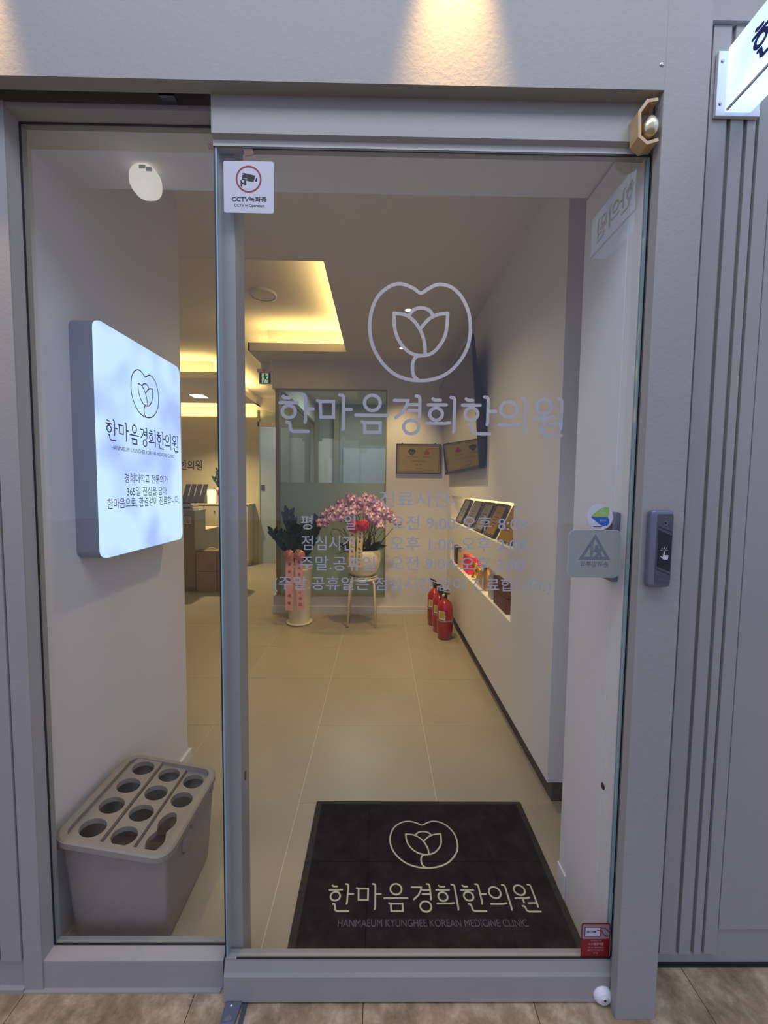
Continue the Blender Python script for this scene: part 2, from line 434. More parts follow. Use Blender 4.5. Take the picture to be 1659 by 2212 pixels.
def fit(L, cx, cy, sx, sy, x0, y0, wmul=1.0):
    """L in drawing units centred on x0,y0 -> plane units"""
    return [([(cx+(q[0]-x0)*sx, cy-(q[1]-y0)*sy) for q in P], w*wmul*(sx+sy)/2, c) for P, w, c in L]

S_ = 'structure'
# ================================================================== LARGE STRUCTURE
# floors
fl = MB().box(-5, 1.05, 1.06, 9.2, -.06, -.0012).build('floor', M['grout'], kind=S_)
tm = MB().box(0, .602, 0, .560, -.012, 0)
tme = tm.build('tile', M['tile'], fl, bevel=0)
tile_mesh = tme.data; D.objects.remove(tme)
for i in range(-6, 2):
    for j in range(0, 11):
        x = -.3385+.605*i; yy = 1.0835+.5625*j
        inst('tile', tile_mesh, fl, Matrix.Translation((x, yy, random.uniform(-.0003, .0003))))
MB().box(-5, 1.05, 7.28, 9.2, -.004, 0).build('floor', M['tile'], kind=S_)
fo = MB().box(-3.2, 3.2, -5, 1.06, -.05, -.003).build('floor', M['sgrout'], kind=S_)
te = MB().box(0, .457, 0, .457, -.02, 0).build('tile', M['stone'], fo)
smesh = te.data; D.objects.remove(te)
for i in range(-6, 7):
    for j in range(-10, 2):
        yy = .135+.459*j
        if j == 1: continue
        inst('tile', smesh, fo, Matrix.Translation((-.029+.459*i, yy, 0)))
te = MB().box(0, .457, 0, .460, -.02, 0).build('tile', M['stone'], fo); s2 = te.data; D.objects.remove(te)
for i in range(-6, 7):
    inst('tile', s2, fo, Matrix.Translation((-.029+.459*i, .594, 0)))

fo2 = MB().box(-12, -2.79, -14, 1.0, -.05, -.001).box(2.72, 12, -14, 1.0, -.05, -.001).box(-2.79, 2.72, -14, -4.46, -.05, -.001)
fo2.build('floor', M['stone'], kind=S_)
# facade lintel and posts
b = MB().box(-2.9, .630, .94, .972, 2.281, 3.3); b.build('wall_front', M['plaster'], kind=S_)
b = MB().box(.630, .733, .94, .969, 0, 3.3).box(.660, .733, .969, 1.055, 0, 3.3); b.build('trim_1', M['plaster'], kind=S_, bevel=.002)
# slot with the sliding track behind the lintel
b = MB().box(-2.9, .630, 1.012, 1.06, 2.43, 3.3).box(-2.9, .630, .972, 1.06, 2.43, 2.47)
b.build('trim_2', M['dark'], kind=S_)
t = MB().box(-2.8, .628, .985, 1.003, 2.345, 2.43).box(-2.8, .628, .974, 1.010, 2.334, 2.345)
trk = t.build('trim_3', M['track'], kind=S_)
t = MB().box(-.525, -.49, .975, .982, 2.285, 2.335).box(-.525, -.49, .975, 1.0, 2.285, 2.29).box(-.518, -.512, .978, 1.0, 2.29, 2.33)
t.build('roller_bracket', M['dgrey'], trk)

# left fluted wall
wl = MB().box(-2.9, -.951, 1.006, 1.06, 0, 2.28).build('wall_left', M['paint'], kind=S_)
xs = [(-2.3, -1.27), (-1.262, -1.142), (-1.134, -1.078), (-1.070, -1.018), (-1.011, -.957)]
for a, c in xs:
    MB().box(a, c, .999, 1.006, .088, 2.28).build('slat', M['paint'], wl, bevel=.001)
MB().box(-2.9, -.951, .994, 1.006, 0, .012).build('skirting', M['paint'], wl)

# right fluted wall with its plain band on top
wr = MB().box(.733, 2.5, 1.058, 1.10, 0, 3.3).build('wall_right', M['paint'], kind=S_)
for a, c in ((.757, .812), (.820, .866), (.876, .909), (.919, .941), (.949, .985)):
    MB().box(a, c, 1.048, 1.058, .045, 2.541).build('slat', M['paint'], wr, bevel=.0015)
MB().box(.735, 2.5, 1.040, 1.058, 2.542, 3.3).build('upper_band', M['paint'], wr)
MB().box(.99, 2.5, 1.051, 1.058, .118, 2.541).build('panel', M['paint'], wr, bevel=.002)
MB().box(.735, 2.5, 1.052, 1.058, 0, .010).build('base_gap', M['dark'], wr)
MB().box(-.95, -.42, .994, 1.004, 0, .005).build('trim_4', M['paint'], kind=S_)

# fixed window (left)
win = MB()
# square reveals around the pane
win.box(-.951, -.902, 1.0, 1.055, 0, 2.284).box(-.902, -.415, 1.004, 1.055, 0, .083).box(-.902, -.415, 1.004, 1.055, 2.272, 2.284)
A = 1.004; B = 1.036
win.add([(-.902, A, .083), (-.902, A, 2.272), (-.896, B, 2.264), (-.896, B, .095)], [(0, 1, 2, 3)])
win.add([(-.902, A, .083), (-.415, A, .083), (-.415, B, .095), (-.896, B, .095)], [(0, 3, 2, 1)])
win.add([(-.902, A, 2.272), (-.415, A, 2.272), (-.415, B, 2.264), (-.896, B, 2.264)], [(0, 1, 2, 3)])
win.box(-.902, -.896, B, 1.055, .083, 2.272).box(-.896, -.415, B, 1.055, .083, .095).box(-.896, -.415, B, 1.055, 2.264, 2.272)
w1 = win.build('window_1', M['paint'], kind=S_)
MB().box(-.8958, -.413, 1.037, 1.045, .0955, 2.2635).build('pane', M['glass'], w1)
sl = MB().box(-.8965, -.8940, 1.033, 1.037, .095, 2.264).box(-.894, -.415, 1.033, 1.037, .094, .0965).box(-.894, -.415, 1.033, 1.037, 2.262, 2.265)
sl.build('seal', M['rubber'], w1)
# mullion and right jamb
mu = MB().box(-.412, -.362, 1.010, 1.075, 0, 2.29).build('trim_5', M['paint'], kind=S_, bevel=.002)
MB().box(-.3625, -.361, 1.035, 1.047, .575, .597).build('screw_cap', M['black'], mu)
rv = MB().box(.637, .660, 1.008, 1.062, 0, 2.284).box(.637, 1.0, 1.062, 1.29, 0, 2.284).build('wall_right', M['wall'], kind=S_, bevel=.003)
MB().lathe([(0, -.0018), (.0085, -.0018), (.009, 0)], (.637, 1.055, .548), 16, 'x').build('screw_cap', M['black'], rv)
c = MB().box(.631, .637, 1.235, 1.292, 0, .09); c.build('trim_6', M['wall'], kind=S_, bevel=.008)

# sill under the glass
MB().box(-.96, .63, 1.012, 1.06, -.003, .012).build('trim_7', M['steel'], kind=S_)
# header above the entrance
MB().box(-5, 1.05, 1.06, 1.285, 2.29, 2.95).build('wall_header', M['wall'], kind=S_)
# left inner wall (carries the light box)
MB().box(-1.10, -.96, 1.055, 1.93, 0, 2.70).build('wall_left', M['wall'], kind=S_)
MB().box(-.96, -.945, 1.2, 1.945, 0, .045).box(-1.11, -.96, 1.93, 1.945, 0, .045).build('baseboard_left', M['wall'], kind=S_, bevel=.002)
# outer shell of the room
MB().box(-5, -1.10, 1.055, 1.10, 0, 2.95).build('wall_front', M['wall'], kind=S_)
MB().box(-5.05, -5, 1.0, 9.2, 0, 2.95).build('wall_left', M['wall'], kind=S_)
MB().box(1.0, 1.05, 1.06, 9.2, 0, 2.95).build('wall_right', M['wall'], kind=S_)
MB().box(-5, 1.05, 9.2, 9.25, 0, 2.95).build('wall_back', M['wall'], kind=S_)

# right wall with two lit niches, floating over a dark toe gap
b = MB(); X0, X1 = .735, 1.0
b.box(X0, X1, 1.62, 4.24, .118, .637).box(X0, X1, 1.62, 4.24, .852, 1.045).box(X0, X1, 1.62, 4.24, 1.303, 2.70)
for z0, z1 in ((.637, .852), (1.045, 1.303)):
    b.box(X0, X1, 1.62, 2.157, z0, z1).box(X0, X1, 4.06, 4.24, z0, z1).box(.925, X1, 2.157, 4.06, z0, z1)
b.build('wall_right', M['wall'], kind=S_)
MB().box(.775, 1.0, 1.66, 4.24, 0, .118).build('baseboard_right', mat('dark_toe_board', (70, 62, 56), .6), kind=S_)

# back wall with the glazed opening
b = MB()
b.box(.062, 1.0, 4.24, 4.38, 0, 2.70).box(-1.15, .062, 4.24, 4.38, 2.41, 2.70).box(-1.15, .062, 4.24, 4.38, 0, .198)
b.box(-1.15, -1.05, 4.38, 6.75, 2.41, 2.70).box(-1.15, -1.05, 4.38, 6.75, 0, .198)
b.build('wall_back', M['wall'], kind=S_)
MB().box(-1.16, .735, 4.228, 4.24, 0, .082).build('baseboard_back', M['wall'], kind=S_, bevel=.002)
w2 = MB().box(-1.115, -1.075, 4.235, 4.30, .198, 2.41).box(.052, .064, 4.236, 4.27, .198, 2.41).box(-1.1, .06, 4.236, 4.27, 2.40, 2.41).box(-1.12, .064, 4.225, 4.29, .198, .206).build('window_2', M['olive'], kind=S_)
MB().box(-1.075, .052, 4.262, 4.270, 1.425, 2.40).build('pane', M['glass2'], w2)
MB().box(-1.075, .052, 4.262, 4.270, .206, 1.425).build('frosted_pane', M['frost'], w2)
w3 = MB().box(-1.12, -1.08, 6.70, 6.75, .198, 2.41).box(-1.12, -1.08, 4.38, 6.7, 2.39, 2.41).build('window_3', M['olive'], kind=S_)
MB().box(-1.105, -1.097, 4.31, 6.70, .198, 1.425).build('frosted_pane', M['frost'], w3)
MB().box(-1.105, -1.097, 4.31, 6.70, 1.425, 2.39).build('pane', M['glass2'], w3)

# ceiling boards, lips, coves
b = MB(); Z = 2.70; T = 2.715
for x0, x1, y0, y1 in ((-5, 1, 1.285, 2.40), (-.345, 1, 2.40, 9.2), (-1.30, -.345, 3.95, 7.0), (-5, -4.2, 2.4, 4.98), (-5, -1.99, 4.98, 6.44), (-5, -.345, 7.17, 9.2)):
    b.box(x0, x1, y0, y1, Z, T)
def lip(x0, x1, y0, y1): b.box(x0-.0015, x1+.0015, y0-.0015, y1+.0015, 2.6985, 2.775)
lip(-.345, -.333, 2.40, 3.95); lip(-1.30, -.333, 3.95, 3.962); lip(-1.30, -1.288, 3.95, 7.0); lip(-4.2, -1.99, 4.98, 4.992)
lip(-2.002, -1.99, 4.98, 6.44); lip(-4.2, -.333, 2.388, 2.40); lip(-5, -1.99, 6.428, 6.44)
b.box(-5, .1, 2.1, 7.3, 2.95, 2.97)
b.box(-.19, -.17, 2.25, 4.11, T, 2.95).box(-1.15, -.17, 4.10, 4.12, T, 2.95).box(-1.15, -1.13, 4.11, 7.2, T, 2.95)
b.box(-5, -2.15, 5.13, 5.15, T, 2.95).box(-2.17, -2.15, 5.14, 6.3, T, 2.95).box(-5, -.17, 2.24, 2.26, T, 2.95)
b.box(-5, -2.15, 6.3, 7.17, 2.79, 2.81).box(-2.17, -2.15, 6.3, 7.17, 2.79, 2.95)
b.box(-5, -1.13, 7.15, 7.17, 2.50, 2.95)
b.build('ceiling', M['ceil'], kind=S_)
MB().box(-5, 1.05, 1.0, 9.25, 2.97, 3.0).build('ceiling', M['ceil'], kind=S_)

# reception wall, corridor end
wb = MB().box(-5, -2.15, 7.0, 7.15, 0, 2.57).build('wall_back', M['cab'], kind=S_)
d2 = MB().box(-2.15, -2.12, 6.98, 7.04, 0, 2.70).box(-1.17, -1.13, 6.98, 7.04, 0, 2.7).box(-2.15, -1.13, 6.98, 7.04, 2.42, 2.50).build('door_2', M['cab'], kind=S_)
MB().box(-2.12, -1.17, 7.0, 7.01, 0, 2.42).build('frosted_pane', M['frost2'], d2)
MB().box(-2.12, -1.17, 7.0, 7.01, 2.50, 2.70).build('pane', M['glass2'], d2)
# room behind the glazing
b = MB().box(-1.05, 1.0, 6.4, 6.5, 0, 2.70); b.build('wall_back', M['tealw'], kind=S_)
b = MB().box(-1.05, -.99, 6.33, 6.4, 0, 2.6).box(-.74, -.66, 6.30, 6.4, 0, 2.6); b.build('trim_8', M['olive'], kind=S_)
d3 = MB().box(-.99, -.94, 6.36, 6.4, 0, 2.1).box(-.94, -.74, 6.38, 6.4, 0, 2.15).build('door_3', M['white'], kind=S_)
MB().box(-.755, -.745, 6.34, 6.38, .95, 1.1).build('door_handle', M['chrome'], d3)
MB().box(-.60, .2, 6.37, 6.4, .9, 2.0).build('trim_9', M['paper'], kind=S_, bevel=.004)

# ================================================================== SLIDING DOOR
dr = MB()
prof = [(.972, 2.33), (.972, 2.197), (.981, 2.190), (.982, 2.182), (.981, 2.176), (1.004, 2.176), (1.004, 2.33)]
dr.prism([(-.401, a, c) for a, c in prof], (1.029, 0, 0))
door = MB().box(-.401, .628, .978, 1.0, 2.33, 2.345).build('door_1', M['paint'], kind=S_)
dr.build('top_rail', M['paint'], door)
prof = [(.972, .006), (.972, .078), (.976, .086), (.982, .112), (.982, .120), (1.004, .120), (1.004, .006)]
MB().prism([(-.401, a, c) for a, c in prof], (1.041, 0, 0)).build('bottom_rail', M['paint'], door)
pane = MB().box(-.394, .6315, .984, .994, .119, 2.177).build('pane', M['glass'], door)
MB().box(-.3975, -.394, .984, .994, .12, 2.176).box(.6315, .6345, .984, .994, .12, 2.176).build('pane_edge', M['gedge'], door, label='pale green polished glass edge')
MB().box(-.4005, -.3975, .983, 1.0, .12, 2.176).box(.6345, .637, .983, 1.0, .12, 2.176).box(-.33, .6345, .9815, .984, 2.172, 2.178).box(-.37, .6345, .9815, .984, .118, .1225).build('seal', M['rubber'], door)
pl = Plane2((0, .984, 0), (1, 0, 0), (0, 0, 1))
PX = (.2515+.4505)/1490
PX = .701/1490
strokes('emblem', pl, fit(emblem_strokes(), .0925, 1.757, .252/546, .236/522, 798, 331, 1.15), M['vinyl'], door)
strokes('name_lettering', pl, fit(name_strokes(), .0995, 1.5605, .701/1490, .097/205, 805, 758), M['vinyl'], door)
text('heading_lettering', '-진료시간-', pl, M['vinyl'], door, width=.208, height=.040, cx=.086, cy=1.352, bold=.006)
for s_, a, c_, zc, hh in (('평', -.197, -.168, 1.291, .036), ('일', -.088, -.061, 1.292, .036), ('오전 9:00-오후 8:00', .026, .369, 1.293, .037),
                     ('점심시간', -.195, -.061, 1.2395, .037), ('오후 1:00-오후 2:00', .026, .368, 1.2405, .037),
                     ('주말.공휴일', -.199, -.011, 1.188, .037), ('오전 9:00-오후 3:00', .026, .366, 1.190, .037),
                     ('(주말.공휴일은 점심시간 없이 진료합니다.)', -.266, .437, 1.1345, .040)):
    text('hours_lettering', s_, pl, M['vinyl'], door, width=c_-a, height=hh, cx=(a+c_)/2, cy=zc, bold=.005)

# ================================================================== THINGS ON THE DOOR AND FACADE
def plate(pts2, plane, t):     # rounded flat plate prism
    b = MB(); P0 = [plane(a, c, 0) for a, c in pts2]; b.prism(P0, plane.n*t); return b
# CCTV sticker
pf = Plane2((-.319, .984, 2.086), (1, 0, 0), (0, 0, 1))
cc = thing('notice_sticker', 'white square sticker with a camera pictogram in a red ring on the glass', 'sticker', (-.319, .984, 2.028))
plate(rrect(-.059, .059, -.0585, .0585, .005), pf, .0009).build('backing', M['paper'], cc)
strokes('ring', pf, [(ell(0, .018, .0285, .0285, 40), .0038, True)], M['redp'], cc, h=.0012)
cam_p = [[(-.014, .032), (.016, .026), (.0115, .0115), (-.016, .0165)], [(.018, .0215), (.0205, .021), (.0195, .0125), (.0145, .013)],
         [(-.0105, .0165), (-.0065, .0160), (-.0055, .0045), (-.0105, .0045)], [(-.019, .0155), (-.0165, .0155), (-.0165, .0015), (-.019, .0015)], [(-.018, .0105), (-.005, .0085), (-.006, .0055), (-.018, .0075)]]
poly2('camera_pictogram', pf, cam_p, M['ink'], cc, h=.0012)
strokes('camera_highlight', pf, [([(-.013, .0195), (-.003, .0178)], .001, False), ([(-.0122, .0285), (-.0120, .0284)], .0022, False)], M['paper'], cc, h=.0016)
text('lettering', 'CCTV녹화중', pf, M['ink'], cc, h=.0012, width=.083, height=.0125, cx=.001, cy=-.0275, bold=.018)
text('lettering', 'CCTV in Operation', pf, M['ink'], cc, h=.0012, width=.071, height=.0085, cx=.001, cy=-.0425, bold=.008)
# tape scraps
tp = MB().add([(-.419, .9705, 2.193), (-.402, .9702, 2.188), (-.402, .9702, 2.177), (-.417, .9705, 2.178)], [(0, 1, 2, 3), (3, 2, 1, 0)])
tp = MB().prism([(-.420, .995, 2.193), (-.4015, .995, 2.190), (-.4015, .995, 2.178), (-.418, .995, 2.180)], (0, .0006, 0))
tag(tp.build('tape_scrap', M['tape'], base=(-.41, .995, 2.178)), 'brown torn tape scrap sticking out left of the sliding door edge', 'tape')
tp = MB().prism([(-.333, .983, 2.180), (-.309, .983, 2.174), (-.308, .983, 2.166), (-.305, .983, 2.161), (-.312, .983, 2.157), (-.327, .983, 2.155)], (0, -.0008, 0))
tag(tp.build('tape_scrap', M['tape'], base=(-.32, .983, 2.155)), 'brown torn tape scrap hanging below the door top rail', 'tape')
# finger warning plate seen from behind
pf = Plane2((.5435, .984, 1.219), (1, 0, 0), (0, 0, 1))
wp = thing('warning_sticker', 'grey green rounded sticker with a mirrored pinch warning triangle on the glass', 'sticker', (.5435, .984, 1.16))
o_ = rrect(-.0665, .0655, -.060, .060, .016, 6)
plate(o_, pf, .0012).build('backing', M['plate'], wp)
strokes('rim', pf, [(o_, .0022, True)], M['paper'], wp, h=.0006)
strokes('triangle', pf, [([(0, .044), (-.034, -.011), (.034, -.011)], .0065, True), ([(-.009, .026), (-.009, -.010)], .003, False), ([(-.005, .028), (-.005, -.010)], .0012, False)], M['platet'], wp, h=.0016)
poly2('figure', pf, [ell(.0045, .0185, .0042, .0042, 14), [(-.002, .0125), (.006, .016), (.017, .012), (.014, .0005), (.008, -.0005), (.004, .004), (-.002, .008)], [(.006, .002), (.014, .002), (.006, -.0085), (-.0015, -.0085)], [(.012, .002), (.0165, .001), (.020, -.0085), (.0135, -.0085)], [(-.007, .0085), (.003, .009), (.003, .0065), (-.007, .0055)]], M['platet'], wp, h=.0018)
text('lettering', '손끼임주의', pf, M['platet'], wp, h=.0016, width=.070, height=.0135, cx=.001, cy=-.026, bold=.01, mirror=True)
# round sticker
pf = Plane2((.5525, .984, 1.312), (1, 0, 0), (0, 0, 1))
rd = thing('round_sticker', 'round white sticker with a green and blue heart mark on the glass', 'sticker', (.5525, .984, 1.279))
plate(ell(0, 0, .033, .033, 40), pf, .0022).build('backing', M['paper'], rd)
poly2('green_half', pf, [[(-.023, .0015)]+[(-.023+.044*k/8, .0015+.024*math.sin(min(1, k/8*1.15)*1.57)) for k in range(1, 9)]+[(.0225, .016), (.0225, .008), (.019, .0015)]], M['greenp'], rd, h=.0026)
poly2('blue_half', pf, [[(-.023, .0005), (.019, .0005), (.0235, -.006), (.0235, -.014), (.019, -.021), (.011, -.0225), (.003, -.020), (-.008, -.012)]], M['blue'], rd, h=.0026)
text('lettering', '안심콜', pf, M['paper'], rd, h=.003, width=.016, height=.005, cx=.007, cy=-.008, mirror=True)
text('lettering', '1234567', pf, M['ink'], rd, h=.0026, width=.022, height=.003, cx=-.004, cy=-.0245, mirror=True) if False else strokes('small_print', pf, [([(-.016, -.0235), (.006, -.0235)], .0016, False), ([(-.014, -.0270), (.003, -.0270)], .0014, False)], M['ink'], rd, h=.0026)
strokes('star_mark', pf, [(ell(.006, .013, .0065, .0055, 16), .001, True), ([(.002, .013), (.010, .013)], .001, False), ([(.006, .009), (.006, .017)], .001, False)], M['paper'], rd, h=.003)
# red security sticker
pf = Plane2((.5935, .984, .170), (1, 0, 0), (0, 0, 1))
rs = thing('security_sticker', 'red and grey security notice sticker at the bottom corner of the glass', 'sticker', (.5935, .984, .121))
plate(rrect(-.039, .039, -.049, .049, .006), pf, .0009).build('backing', M['darkred'], rs)
poly2('upper_field', pf, [rrect(-.0365, .0365, .004, .046, .004)], mat('grey_sticker_field', (140, 132, 136), .5), rs, h=.0012)
strokes('card_outline', pf, [([(-.030, .038), (.012, .038), (.012, .012), (-.030, .012)], .0022, True), ([(.013, .035), (.024, .035), (.037, .023)], .002, False), ([(.002, .030), (.016, .028), (.018, .020), (.026, .013), (.037, .013)], .002, False)], M['redp'], rs, h=.0018)
poly2('card', pf, [[(-.029, .037), (.011, .037), (.011, .013), (-.029, .013)]], M['paper'], rs, h=.0015)
text('card_lettering', 'SECOM', pf, M['navyink'], rs, h=.0019, width=.024, height=.006, cx=-.013, cy=.0255, bold=.02)
text('lettering', '무인경비시스템', pf, M['pinkt'], rs, h=.0012, width=.028, height=.0035, cx=.001, cy=-.001)
text('lettering', '시스템경비중', pf, M['pinkt'], rs, h=.0012, width=.042, height=.007, cx=.001, cy=-.0105, bold=.015)
text('lettering', '카드로 경비해제 후', pf, M['pinkt'], rs, h=.0012, width=.043, height=.0048, cx=.001, cy=-.021)
text('lettering', '출입하시기 바랍니다', pf, M['pinkt'], rs, h=.0012, width=.043, height=.0048, cx=.001, cy=-.028)
text('lettering', '에스원', pf, M['pinkt'], rs, h=.0012, width=.012, height=.004, cx=.001, cy=-.037)
# door bell
bl = thing('door_chime', 'small brass bell hanging in a bamboo bracket at the right end of the door rail', 'bell', (.608, .972, 2.20))
pts = [(.618, 2.262), (.594, 2.258), (.577, 2.234), (.580, 2.182), (.598, 2.168), (.623, 2.176)]
b = MB(); w_ = .0035; Q = [Vector(q) for q in pts]; inn = []; out = []
for i, q in enumerate(Q):
    d1 = (q-Q[i-1]).normalized() if i else (Q[1]-q).normalized(); d2 = (Q[i+1]-q).normalized() if i < len(Q)-1 else d1
    n1 = Vector((-d1.y, d1.x)); n2 = Vector((-d2.y, d2.x)); n = (n1+n2).normalized(); k = w_/max(.4, n.dot(n1))
    inn.append(q+n*k); out.append(q-n*k)
for i in range(len(Q)-1):
    q = [inn[i], inn[i+1], out[i+1], out[i]]
    b.prism([(k.x, .940, k.y) for k in q], (0, .0315, 0))
b.build('bracket', M['wood'], bl)
b = MB().lathe([(.0105, .012), (.0155, .004), (.0185, -.006), (.0175, -.016), (.0145, -.023), (.011, -.027), (.006, -.029), (0, -.030)][::-1], (.606, .948, 2.214), 24)
b.lathe([(0, .016), (.006, .015), (.0105, .012)], (.606, .948, 2.214), 24)
b.build('bell', M['bell'], bl)
MB().tube([(.606, .948, 2.228), (.605, .948, 2.257)], .0007, 6).build('string', M['redt'], bl)
# bottom stopper
st = thing('door_stopper', 'white round rubber door buffer at the lower right corner of the door', 'door stopper', (.609, .958, .008))
MB().lathe([(0, -.014), (.004, -.014), (.0045, -.0125), (.0155, -.0125), (.017, -.0115), (.0235, -.005), (.0245, -.001), (.0245, 0)], (.612, .972, .0275), 28, 'y').build('body', M['white'], st)
MB().lathe([(0, -.0147), (.003, -.0147), (.0035, -.014)], (.612, .972, .0275), 12, 'y').build('screw', M['black'], st)
# floor guide
gd = thing('door_guide', 'dark metal floor guide under the left corner of the sliding door', 'door guide', (-.37, .93, 0))
MB().prism([(-.396, .972, .0005), (-.352, .972, .0005), (-.360, .90, .0005), (-.392, .90, .0005)], (0, 0, .010)).build('base', M['silver'], gd, bevel=.003)
MB().prism([(-.385, .935, .0108), (-.375, .944, .0108), (-.365, .935, .0108), (-.366, .932, .0108), (-.386, .929, .0108)], (0, 0, .003)).build('ramp', M['chrome'], gd)
MB().lathe([(0, .002), (.0035, .002), (.0045, 0)], (-.378, .964, .0105), 14).build('screw', M['chrome'], gd)
MB().box(-.350, -.338, .86, .972, .0, .003).build('side_strip', M['dgrey'], gd)
# outer push handle on the post
hp = thing('door_switch', 'dark push switch plate with a silver side on the outer post', 'door switch', (.661, .94, 1.15))
MB().box(.640, .694, .918, .940, 1.150, 1.334).build('housing', M['silver'], hp, bevel=.008, seg=3)
pf = Plane2((.6715, .9178, 1.242), (1, 0, 0), (0, 0, 1))
plate(rrect(-.0185, .0185, -.083, .083, .005), pf, .0008).build('face', M['dgrey'], hp)
poly2('black_window', pf, [[(-.016, .046), (.0165, .033), (.0165, -.053), (-.016, -.040)]], M['black'], hp, h=.0012)
for dz_ in (0, -.101): strokes('stripe', pf, [([(-.016, .054+dz_), (.0165, .041+dz_)], .0014, False)], M['black'], hp, h=.0012)
strokes('sensor_ring', pf, [(ell(0, .062, .0045, .0045, 18), .002, True)], M['silver'], hp, h=.0014)
poly2('sensor', pf, [ell(0, .062, .0037, .0037, 14)], M['black'], hp, h=.0013)
text('lettering', 'PUSH', pf, M['silver'], hp, h=.0014, width=.022, height=.006, cy=-.073, bold=.01)
text('lettering', 'AUTOMATIC', pf, M['silver'], hp, h=.0014, width=.020, height=.0022, cy=.0755)
text('lettering', 'DOOR', pf, M['silver'], hp, h=.0014, width=.010, height=.0022, cy=.0715)
hand = [[(-.001, .0), (.001, .0), (.0018, -.010), (.0095, -.0095), (.0105, -.0115), (.0095, -.020), (-.001, -.020), (-.009, -.013), (-.0085, -.0115), (-.003, -.0145)]]
poly2('hand_pictogram', pf, [[(q[0], q[1]-.004) for q in hand[0]]], M['paper'], hp, h=.0016)
strokes('spark_marks', pf, [([(math.cos(R(a))*.004, -.003+math.sin(R(a))*.004), (math.cos(R(a))*.0085, -.003+math.sin(R(a))*.0085)], .0009, False) for a in (10, 50, 90, 130, 170)], M['paper'], hp, h=.0016)
# inner switch on the reveal
ip = thing('door_switch', 'silver push switch on the inner reveal behind the grey green sticker', 'door switch', (.63, 1.06, 1.13))
MB().box(.618, .637, 1.032, 1.082, 1.135, 1.322).build('housing', M['silver'], ip, bevel=.005)
MB().box(.6168, .618, 1.040, 1.074, 1.145, 1.312).build('face', M['dgrey'], ip)
MB().lathe([(.003, -.001), (.006, -.001), (.006, 0), (.003, 0), (.003, -.001)], (.6168, 1.057, 1.300), 18, 'x').build('sensor_ring', M['silver'], ip)
# screws on lintel and post
for x, z_ in ((.621, 2.335),):
    tag(MB().lathe([(0, -.0025), (.002, -.0025), (.0045, -.0015), (.005, 0)], (x, .94, z_), 16, 'y').build('screw', M['chrome'], base=(x, .94, z_)), 'small chrome screw at the right end of the lintel', 'screw')

# projecting light box, top right
ps = thing('projecting_sign', 'glowing white box sign with navy lettering projecting from the right wall', 'sign', (.88, 1.03, 2.32))
MB().box(.850, .915, .30, 1.037, 2.325, 2.475).build('light_box', M['sign2'], ps, bevel=.002)
b = MB().box(.828, .940, 1.038, 1.047, 2.318, 2.47).build('mounting_plate', M['white'], ps, bevel=.001)
for z_ in (2.345, 2.445):
    MB().lathe([(0, -.003), (.002, -.003), (.004, -.001), (.0045, 0)], (.838, 1.038, z_), 14, 'y').build('screw', M['steel'], ps)
pf = Plane2((.850, .66, 2.40), (0, -1, 0), (0, 0, 1))
for k in range(1):
    strokes('name_lettering', pf, fit(name_strokes(), 0, 0, .62/1490, .085/205, 805, 758, 1.25), M['navyink'], ps, h=.001)
MB().box(.846, .850, .30, 1.028, 2.321, 2.326).build('edge_trim', M['paper'], ps)

# ================================================================== INSIDE, LEFT
# light box on the left inner wall
lb = thing('wall_sign', 'lit blue white clinic light box with rounded corners on the left wall', 'sign', (-.96, 1.5, 1.15))
P = rrect(1.250, 1.762, 1.142, 1.889, .028, 6)
MB().prism([(-.96, a, c) for a, c in P], (.072, 0, 0)).build('casing', M['signside'], lb)
MB().prism([(-.888, a, c) for a, c in P], (.008, 0, 0)).build('lit_face', M['sign'], lb)
pf = Plane2((-.880, 1.506, 1.50), (0, 1, 0), (0, 0, 1))
strokes('emblem', pf, fit(emblem_strokes(), 0, .214, .178/546, .168/522, 798, 331, .75), M['navyink'], lb, h=.0006)
strokes('name_lettering', pf, fit(name_strokes(), .004, .058, .452/1490, .072/205, 805, 758, .8), M['navyink'], lb, h=.0006)
text('lettering', 'HANMAEUM KYUNGHEE KOREAN MEDICINE CLINIC', pf, M['navyink'], lb, h=.0006, width=.392, height=.0145, cx=0, cy=.001)
text('lettering', '경희대학교 전문의가', pf, M['ink'], lb, h=.0006, width=.276, height=.034, cx=.003, cy=-.098)
text('lettering', '365일 진심을 담아', pf, M['ink'], lb, h=.0006, width=.256, height=.034, cx=.003, cy=-.144)
text('lettering', '한마음으로, 한결같이 진료합니다.', pf, M['ink'], lb, h=.0006, width=.457, height=.037, cx=.003, cy=-.184)
# fitting under the header
sp = thing('header_fitting', 'small rounded white fitting with painted glow hanging under the entrance header', 'light', (-.6865, 1.2, 2.21))
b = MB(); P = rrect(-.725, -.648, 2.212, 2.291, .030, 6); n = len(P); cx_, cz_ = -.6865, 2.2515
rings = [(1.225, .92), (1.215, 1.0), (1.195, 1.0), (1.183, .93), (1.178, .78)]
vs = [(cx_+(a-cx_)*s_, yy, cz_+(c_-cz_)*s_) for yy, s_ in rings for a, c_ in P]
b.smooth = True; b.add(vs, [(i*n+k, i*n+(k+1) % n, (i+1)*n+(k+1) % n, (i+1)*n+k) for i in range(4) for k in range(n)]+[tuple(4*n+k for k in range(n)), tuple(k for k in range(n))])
b.build('housing', mat('white_cover_painted_glow', (240, 232, 222), .4, emit=.5), sp)  # no lamp inside: the overexposed look of the cover is put in as emission
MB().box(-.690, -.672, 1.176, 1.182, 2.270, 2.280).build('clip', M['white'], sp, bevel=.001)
MB().box(-.670, -.655, 1.176, 1.182, 2.263, 2.274).build('clip', M['white'], sp, bevel=.001)

